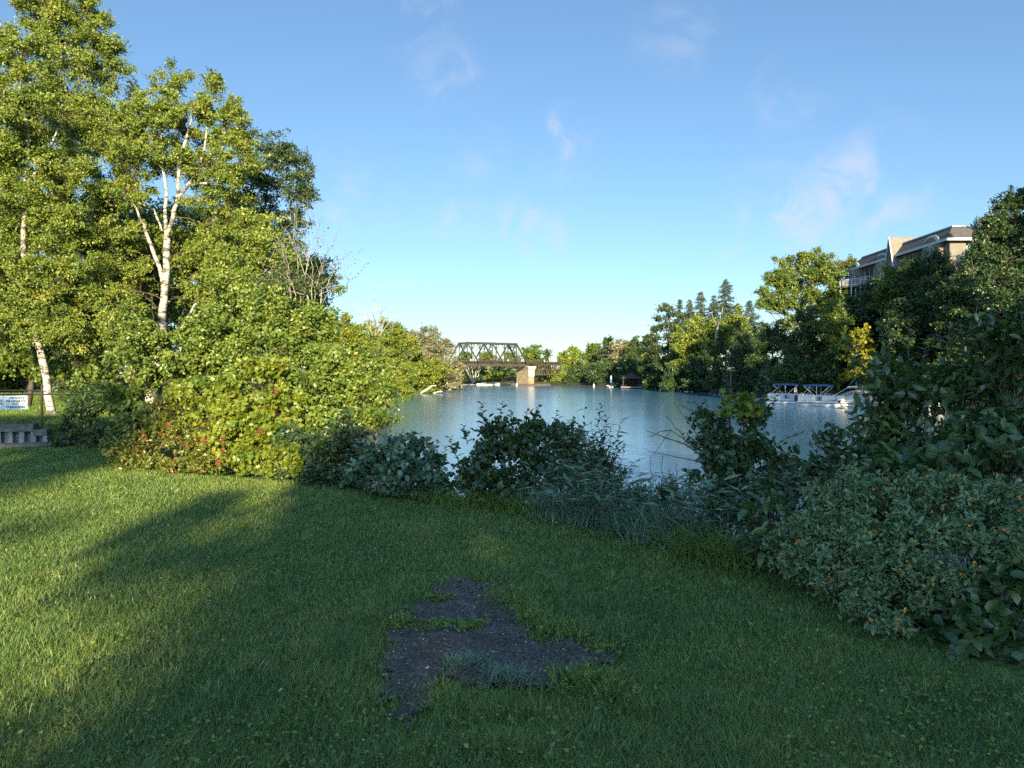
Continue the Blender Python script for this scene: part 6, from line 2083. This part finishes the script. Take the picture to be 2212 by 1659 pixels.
    if flag:
        m = MB(); m.tube([(-L / 2 + .45, -1.15, 1.2), (-L / 2 + .25, -1.15, 2.5)], .02, 6); p_ = m.build('flagstaff', M['alu'], t)
        for nm, (a, b), mt in [('flag_stripe', (2.42, 2.18), 'red_cloth'), ('flag_stripe', (2.18, 1.72), 'white_cloth'), ('flag_stripe', (1.72, 1.46), 'red_cloth')]:
            m = MB()
            n_ = 6
            vv = []
            for k in range(n_ + 1):
                q = k / n_
                xx_ = -L / 2 + .28 - .18 * q + .02 * math.sin(q * 9)
                yy_ = -1.15 - .42 * q * .7 + .05 * math.sin(q * 7)
                vv += [(xx_, yy_, a - .05 * q), (xx_, yy_, b - .05 * q), (xx_ + .01, yy_ + .01, a - .05 * q), (xx_ + .01, yy_ + .01, b - .05 * q)]
            ff = []
            for k in range(n_):
                i_ = 4 * k
                ff += [(i_, i_ + 1, i_ + 5, i_ + 4), (i_ + 2, i_ + 6, i_ + 7, i_ + 3)]
            m.poly(vv, ff)
            m.build(nm, M[mt], p_)
        m = MB()
        leaf = [(0, .17), (.03, .10), (.07, .12), (.06, .03), (.12, .08), (.13, .05), (.17, .05), (.14, .0), (.16, -.02), (.09, -.08), (.10, -.11), (.01, -.10), (.01, -.17)]
        ol = leaf + [(-a, b) for a, b in leaf[::-1] if a > 0]
        c_ = (-L / 2 + .18, -1.30, 1.92)
        m.poly([(c_[0] - .012, c_[1] + a * .9, c_[2] + b) for a, b in ol], [tuple(range(len(ol)))])
        m.poly([(c_[0] + .02, c_[1] + a * .9, c_[2] + b) for a, b in ol], [tuple(range(len(ol)))[::-1]])
        m.build('flag_emblem', M['red_cloth'], p_)
    return t


def at(u, d):
    return PX(u, d), d


pontoon_boat('grey pontoon boat with dark blue canopy, furthest out toward the spruces', *at(1706, 97), R(-24), canopy='blue_canvas', panel='hull_grey')
pontoon_boat('white pontoon boat with bright blue canopy flying a red and white flag', *at(1778, 90), R(-34), canopy='blue_canvas', flag=True)
pontoon_boat('pontoon boat with folded white canopy frame seen end on', *at(1832, 89), R(-62), folded=True)
pontoon_boat('white pontoon boat under a tan cover with a raised frame', *at(1872, 90), R(-52), cover='tan_canvas', folded=True)
pontoon_boat('white pontoon boat under a tan cover closest to the shore', *at(1905, 90.5), R(-48), cover='tan_canvas')
pontoon_boat('small pontoon boat whose bows glint through the leaves', *at(1982, 80), R(-60), L=5.2)

dk = thing('dock', 'grey plank dock behind the moored pontoon boats', 'dock', (38.5, 98.5, WATER_Z), R(-20))
m = MB()
for i, x in enumerate(np.arange(0, 15, .2)):
    m.box((x, 0, .55), (.185, 2.0, .06))
m.build('decking', M['plank'], dk)
m = MB()
for y in (-.9, .9):
    m.bar((0, y, .45), (15, y, .45), .1, .16)
m.build('beam', M['plank'], dk)
for x in (.3, 5, 10, 14.6):
    for y in (-1.05, 1.05):
        m = MB(); m.tube([(x, y, -1.5), (x, y, 1.3)], .09, 8); m.build('post', M['plank'], dk)

cxp, cyp = PX(1866, 97.3), 97.3
ch = thing('plastic_chair', 'white plastic garden chair standing on the dock', 'chair', (cxp, cyp, WATER_Z + .58), R(200))
m = MB(); m.box((0, 0, .42), (.5, .5, .05)); m.build('seat', M['plastic'], ch)
m = MB()
for k in range(5):
    x = -.21 + k * .105
    m.bar((x, .24, .46), (x * 1.05, .40, .95 - .04 * abs(k - 2)), .07, .03)
m.bar((-.25, .38, .9), (.25, .38, .9), .05)
m.build('backrest', M['plastic'], ch)
for sx in (-.23, .23):
    m = MB(); m.bar((sx * 1.1, -.25, .65), (sx * 1.1, .28, .67), .06, .04); m.bar((sx * 1.08, -.23, .42), (sx * 1.1, -.25, .65), .05); m.build('armrest', M['plastic'], ch)
    for sy in (-.22, .22):
        m = MB(); m.bar((sx, sy, .42), (sx * 1.2, sy * 1.25, 0), .05); m.build('leg', M['plastic'], ch)


def small_boat(label, u, d, head, L, W, mat, cab=False, name='rowing_boat', zc=0):
    x, y = at(u, d)
    t = thing(name, label, 'boat', (x, y, WATER_Z), head)
    m = MB()
    secs = []
    for q, w_, zk in [(-.5, .8, -.12), (-.2, 1.0, -.15), (.15, .95, -.14), (.38, .55, -.08), (.5, .05, .1)]:
        hw = W / 2 * w_
        top = .42 + .22 * max(0, q) * 2
        secs.append([(q * L, -hw, top), (q * L, -hw * .8, .05), (q * L, 0, zk), (q * L, hw * .8, .05), (q * L, hw, top), (q * L, hw * .85, top), (q * L, 0, .12), (q * L, -hw * .85, top)])
    vv = [p for s_ in secs for p in s_]
    ff = [(i * 8 + k, i * 8 + (k + 1) % 8, (i + 1) * 8 + (k + 1) % 8, (i + 1) * 8 + k) for i in range(4) for k in range(8)]
    ff += [tuple(range(8))[::-1], tuple(range(32, 40))]
    m.poly(vv, ff)
    m.build('hull', M[mat], t)
    for q in (-.25, .1):
        m = MB(); m.box((q * L, 0, .3), (.25, W * .85, .05)); m.build('seat', M['plank'], t)
    if cab:
        m = MB(); m.prism([(-.1 * L, .4), (.2 * L, .4), (.12 * L, 1.0), (-.06 * L, 1.0)], 'y', -W * .38, W * .38); m.build('windscreen', M['glass'], t)
    m = MB()
    m.prism([(-L / 2 - .3, .1), (-L / 2 - .02, .1), (-L / 2 + .02, .7), (-L / 2 - .3, .75)], 'y', -.15, .15)
    m.build('outboard_motor', M['motor'], t)


small_boat('small white motor boat moored left of the bridge pier', 1046, 240, R(-150), 5.4, 2.0, 'hull_white', True, 'motor_boat')
small_boat('low white rowing boat tied in front of the motor boat', 1052, 238, R(170), 3.8, 1.5, 'hull_white')
small_boat('white motor boat nearest to the bridge pier', 1072, 241, R(-60), 4.6, 2.0, 'hull_white', True, 'motor_boat')
small_boat('dark covered boat beside the footing of the pier', 1090, 240.5, R(180), 5.2, 2.0, 'motor', False, 'motor_boat')
small_boat('tiny white boat out on the water before the shaded shore', 1316, 205, R(100), 3.6, 1.6, 'hull_white', False)
small_boat('white motor boat lying beside the dark boathouse', 1350, 196, R(-110), 5.0, 2.1, 'hull_white', True, 'motor_boat')

# boathouse in the shade
M['dark_board'] = noise_mat('dark_board', (.020, .018, .017), (.035, .032, .030), 3, .8)
bx, by = at(1364, 193)
bh = thing('boathouse', 'dark open boat shelter on the shaded shore', 'boathouse', (bx, by, WATER_Z), R(-10))
m = MB()
for x in (-2, 2):
    for y in (-2.5, 0, 2.5):
        m.bar((x, y, -.8), (x, y, 2.6), .2)
m.build('post', M['dark_board'], bh)
m = MB(); m.box((0, 2.45, 1.3), (3.8, .08, 2.4)); m.box((1.95, 0, 1.3), (.08, 4.8, 2.4)); m.box((-1.95, .6, .7), (.08, 3.6, 1.4)); m.build('wall', M['dark_board'], bh)
m = MB(); m.prism([(-2.5, 2.55), (2.5, 2.55), (2.5, 2.7), (0, 4.1), (-2.5, 2.7)], 'y', -2.9, 2.9); m.build('roof', M['dark_board'], bh)
m = MB(); m.box((.2, -2.6, .35), (5.6, 1.4, .25)); m.build('landing', M['plank'], bh)
ux, uy = at(1320.5, 212)
um = thing('parasol', 'closed white parasol standing on the shaded shore', 'parasol', (ux, uy, lz(ux, uy)))
m = MB(); m.tube([(0, 0, 0), (0, 0, 3.1)], .05, 6); m.build('pole', M['alu'], um)
m = MB(); m.tube([(0, 0, .9), (0, 0, 1.4), (0, 0, 2.2), (0, 0, 3.1)], [.34, .36, .24, .03], 8); m.build('canopy', M['white_cloth'], um)

# white buoys off the pier
for (u, d, lb) in [(1116, 233, 'white marker float in front of the pier footing'), (1283, 218, 'white float near the tiny boat')]:
    x, y = at(u, d)
    t = thing('buoy', lb, 'buoy', (x, y, WATER_Z))
    m = MB(); m.tube([(0, 0, -.2), (0, 0, .25), (0, 0, .7), (0, 0, .85)], [.22, .28, .16, .05], 10); m.build('float', M['plastic'], t, smooth=True)

# ------------------------------------------------------------------ the tall trees behind the viewer that shade the lawn
def caster(label, x, y, h, wd, seed, lobes=9, leaf=.34, n=2600, low=.25, gap=1.0):
    rng = np.random.default_rng(seed)
    z0 = lz(x, y)
    t = thing('shade_tree', label, 'tree', (x, y, z0), 0, 'tall trees behind the viewer')
    w = MB()
    w.tube(curve_pts((x, y, z0), (x, y, z0 + h * .85), rng, 8, 0, .01), np.linspace(h * .022, .05, 8), 8)
    L = Leaves()
    for i in range(lobes):
        a, f = i * 2.4 + rng.uniform(0, 1), low + (1 - low) * (i + .5) / lobes
        rad = wd / 2 * (1.15 - .75 * abs(f - .5) * 1.3)
        c = np.array([x + math.cos(a) * rad * .45, y + math.sin(a) * rad * .45, z0 + h * f - rad * .15])
        r = np.array([rad * .6, rad * .6, h * .16])
        st, tp, cc, ti = lobe_twigs(c, r, 16, int(n / lobes), 1.2, rng, clump=.3, inner=.4)
        L.twigs(st, tp, 8, leaf, rng, tint=ti)
        w.tube(curve_pts((x, y, c[2] - rad * .5), c, rng, 5, 0, .05), np.linspace(.12, .05, 5), 5)
    w.build('trunk', M['bark'], t, world=True, smooth=True)
    L.build('crown', M['maple_leaf'], t, 'rhomb')
    return t


def caster_lobes(label, x, y, h, lobes, seed, leaf=.34):
    """a tree given by crown lobes (dx, dy, z, r, rz)"""
    rng = np.random.default_rng(seed)
    z0 = lz(x, y)
    t = thing('shade_tree', label, 'tree', (x, y, z0), 0, 'tall trees behind the viewer')
    w = MB()
    w.tube(curve_pts((x, y, z0), (x, y, h * .93), rng, 8, 0, .004), np.linspace(h * .016, .04, 8), 8)
    L = Leaves()
    for (dx, dy, z, r, rz) in lobes:
        c = np.array([x + dx, y + dy, z])
        n = int(8.5 * r * rz * math.pi / (.3 * leaf * leaf) / 8)
        st, tp, cc, ti = lobe_twigs(c, (r, r, rz), 24, n, 1.0, rng, clump=.36, inner=.25)
        L.twigs(st, tp, 8, leaf, rng, tint=ti, upness=.4)
        w.tube(curve_pts((x, y, max(z0 + 1, z - r * .8)), c, rng, 6, -.05, .04), np.linspace(.11, .04, 6), 5)
    w.build('trunk', M['bark'], t, world=True, smooth=True)
    L.build('crown', M['maple_leaf'], t, 'rhomb')


caster_lobes('broad shade tree straight behind the viewer', 3.7, -24, 13, [(-1.6, 0, 3.6, 1.8, 1.4), (0, 0, 5.6, 2.6, 1.8), (-2.1, 0, 7.8, 1.6, 1.3), (-2.1, 0, 9.5, 1.75, 1.1), (-1.7, 0, 10.9, 1.7, .85), (-.2, 0, 8.4, 2.4, 1.6), (.6, 0, 10.8, 2.4, 1.5), (2.4, 0, 7.4, 2.4, 2.0),
              (2.8, 0, 9.6, 2.4, 1.8), (2.6, 0, 11.8, 2.0, 1.2), (-.5, 0, 9.6, .9, .5), (-4.0, 0, 9.0, .3, .12), (-4.2, 0, 9.6, .75, .22), (-2.9, 0, 10.15, 1.0, .3), (-3.4, 0, 8.9, .35, .16)], 901)
caster_lobes('dense shade tree behind the first one', 4.6, -30, 13.5, [(0, 0, 6, 2.4, 2), (0, 0, 9, 2.4, 2), (.4, 0, 11.6, 2.0, 1.2), (2.6, 0, 8, 2, 2), (2.4, 0, 11, 2, 1.6)], 909)
caster('shade tree behind the viewer toward the river', 12.0, -22, 15, 9.5, 902, n=4600)
caster('second broad shade tree behind the viewer', 9.5, -31, 16, 9, 903, n=4200)
caster('shade tree at the river side behind the viewer', 19, -20, 16, 10, 904, n=3600)
caster('shade tree behind the viewer near the frame edge', 26, -12, 16, 11, 906, n=3200)
caster_lobes('tall thin-crowned shade tree far behind the viewer', -2.0, -46, 19.2, [(-.6, 0, 17.6, 1.7, .5), (.7, 0, 18.2, 1.2, .4), (-1.4, 0, 18.4, 1.3, .5), (.2, 0, 16.9, .9, .25), (-2.6, 0, 17.4, 1.2, .4), (.1, 0, 19.0, .8, .3), (-2.8, 0, 18.8, 1.3, .55), (-4.3, 0, 18.9, 1.4, .55), (-3.4, 0, 19.3, 1.2, .4), (2.3, 0, 15.85, .45, .10)], 908)
caster('tall tree on the right bank beside the river, out of the picture', 54.5, 62, 26, 10, 910, n=3600, low=.42, leaf=.42)
caster('second tall tree on the right bank, out of the picture', 64, 68, 26, 11, 911, n=3600, low=.35, leaf=.42)
caster('third tall tree on the right bank, out of the picture', 60, 40, 24, 12, 912, n=3200, low=.3, leaf=.42)
caster('tall tree on the right bank point, just out of the picture', 45.0, 54, 28, 8.5, 913, n=3800, low=.5, leaf=.42)
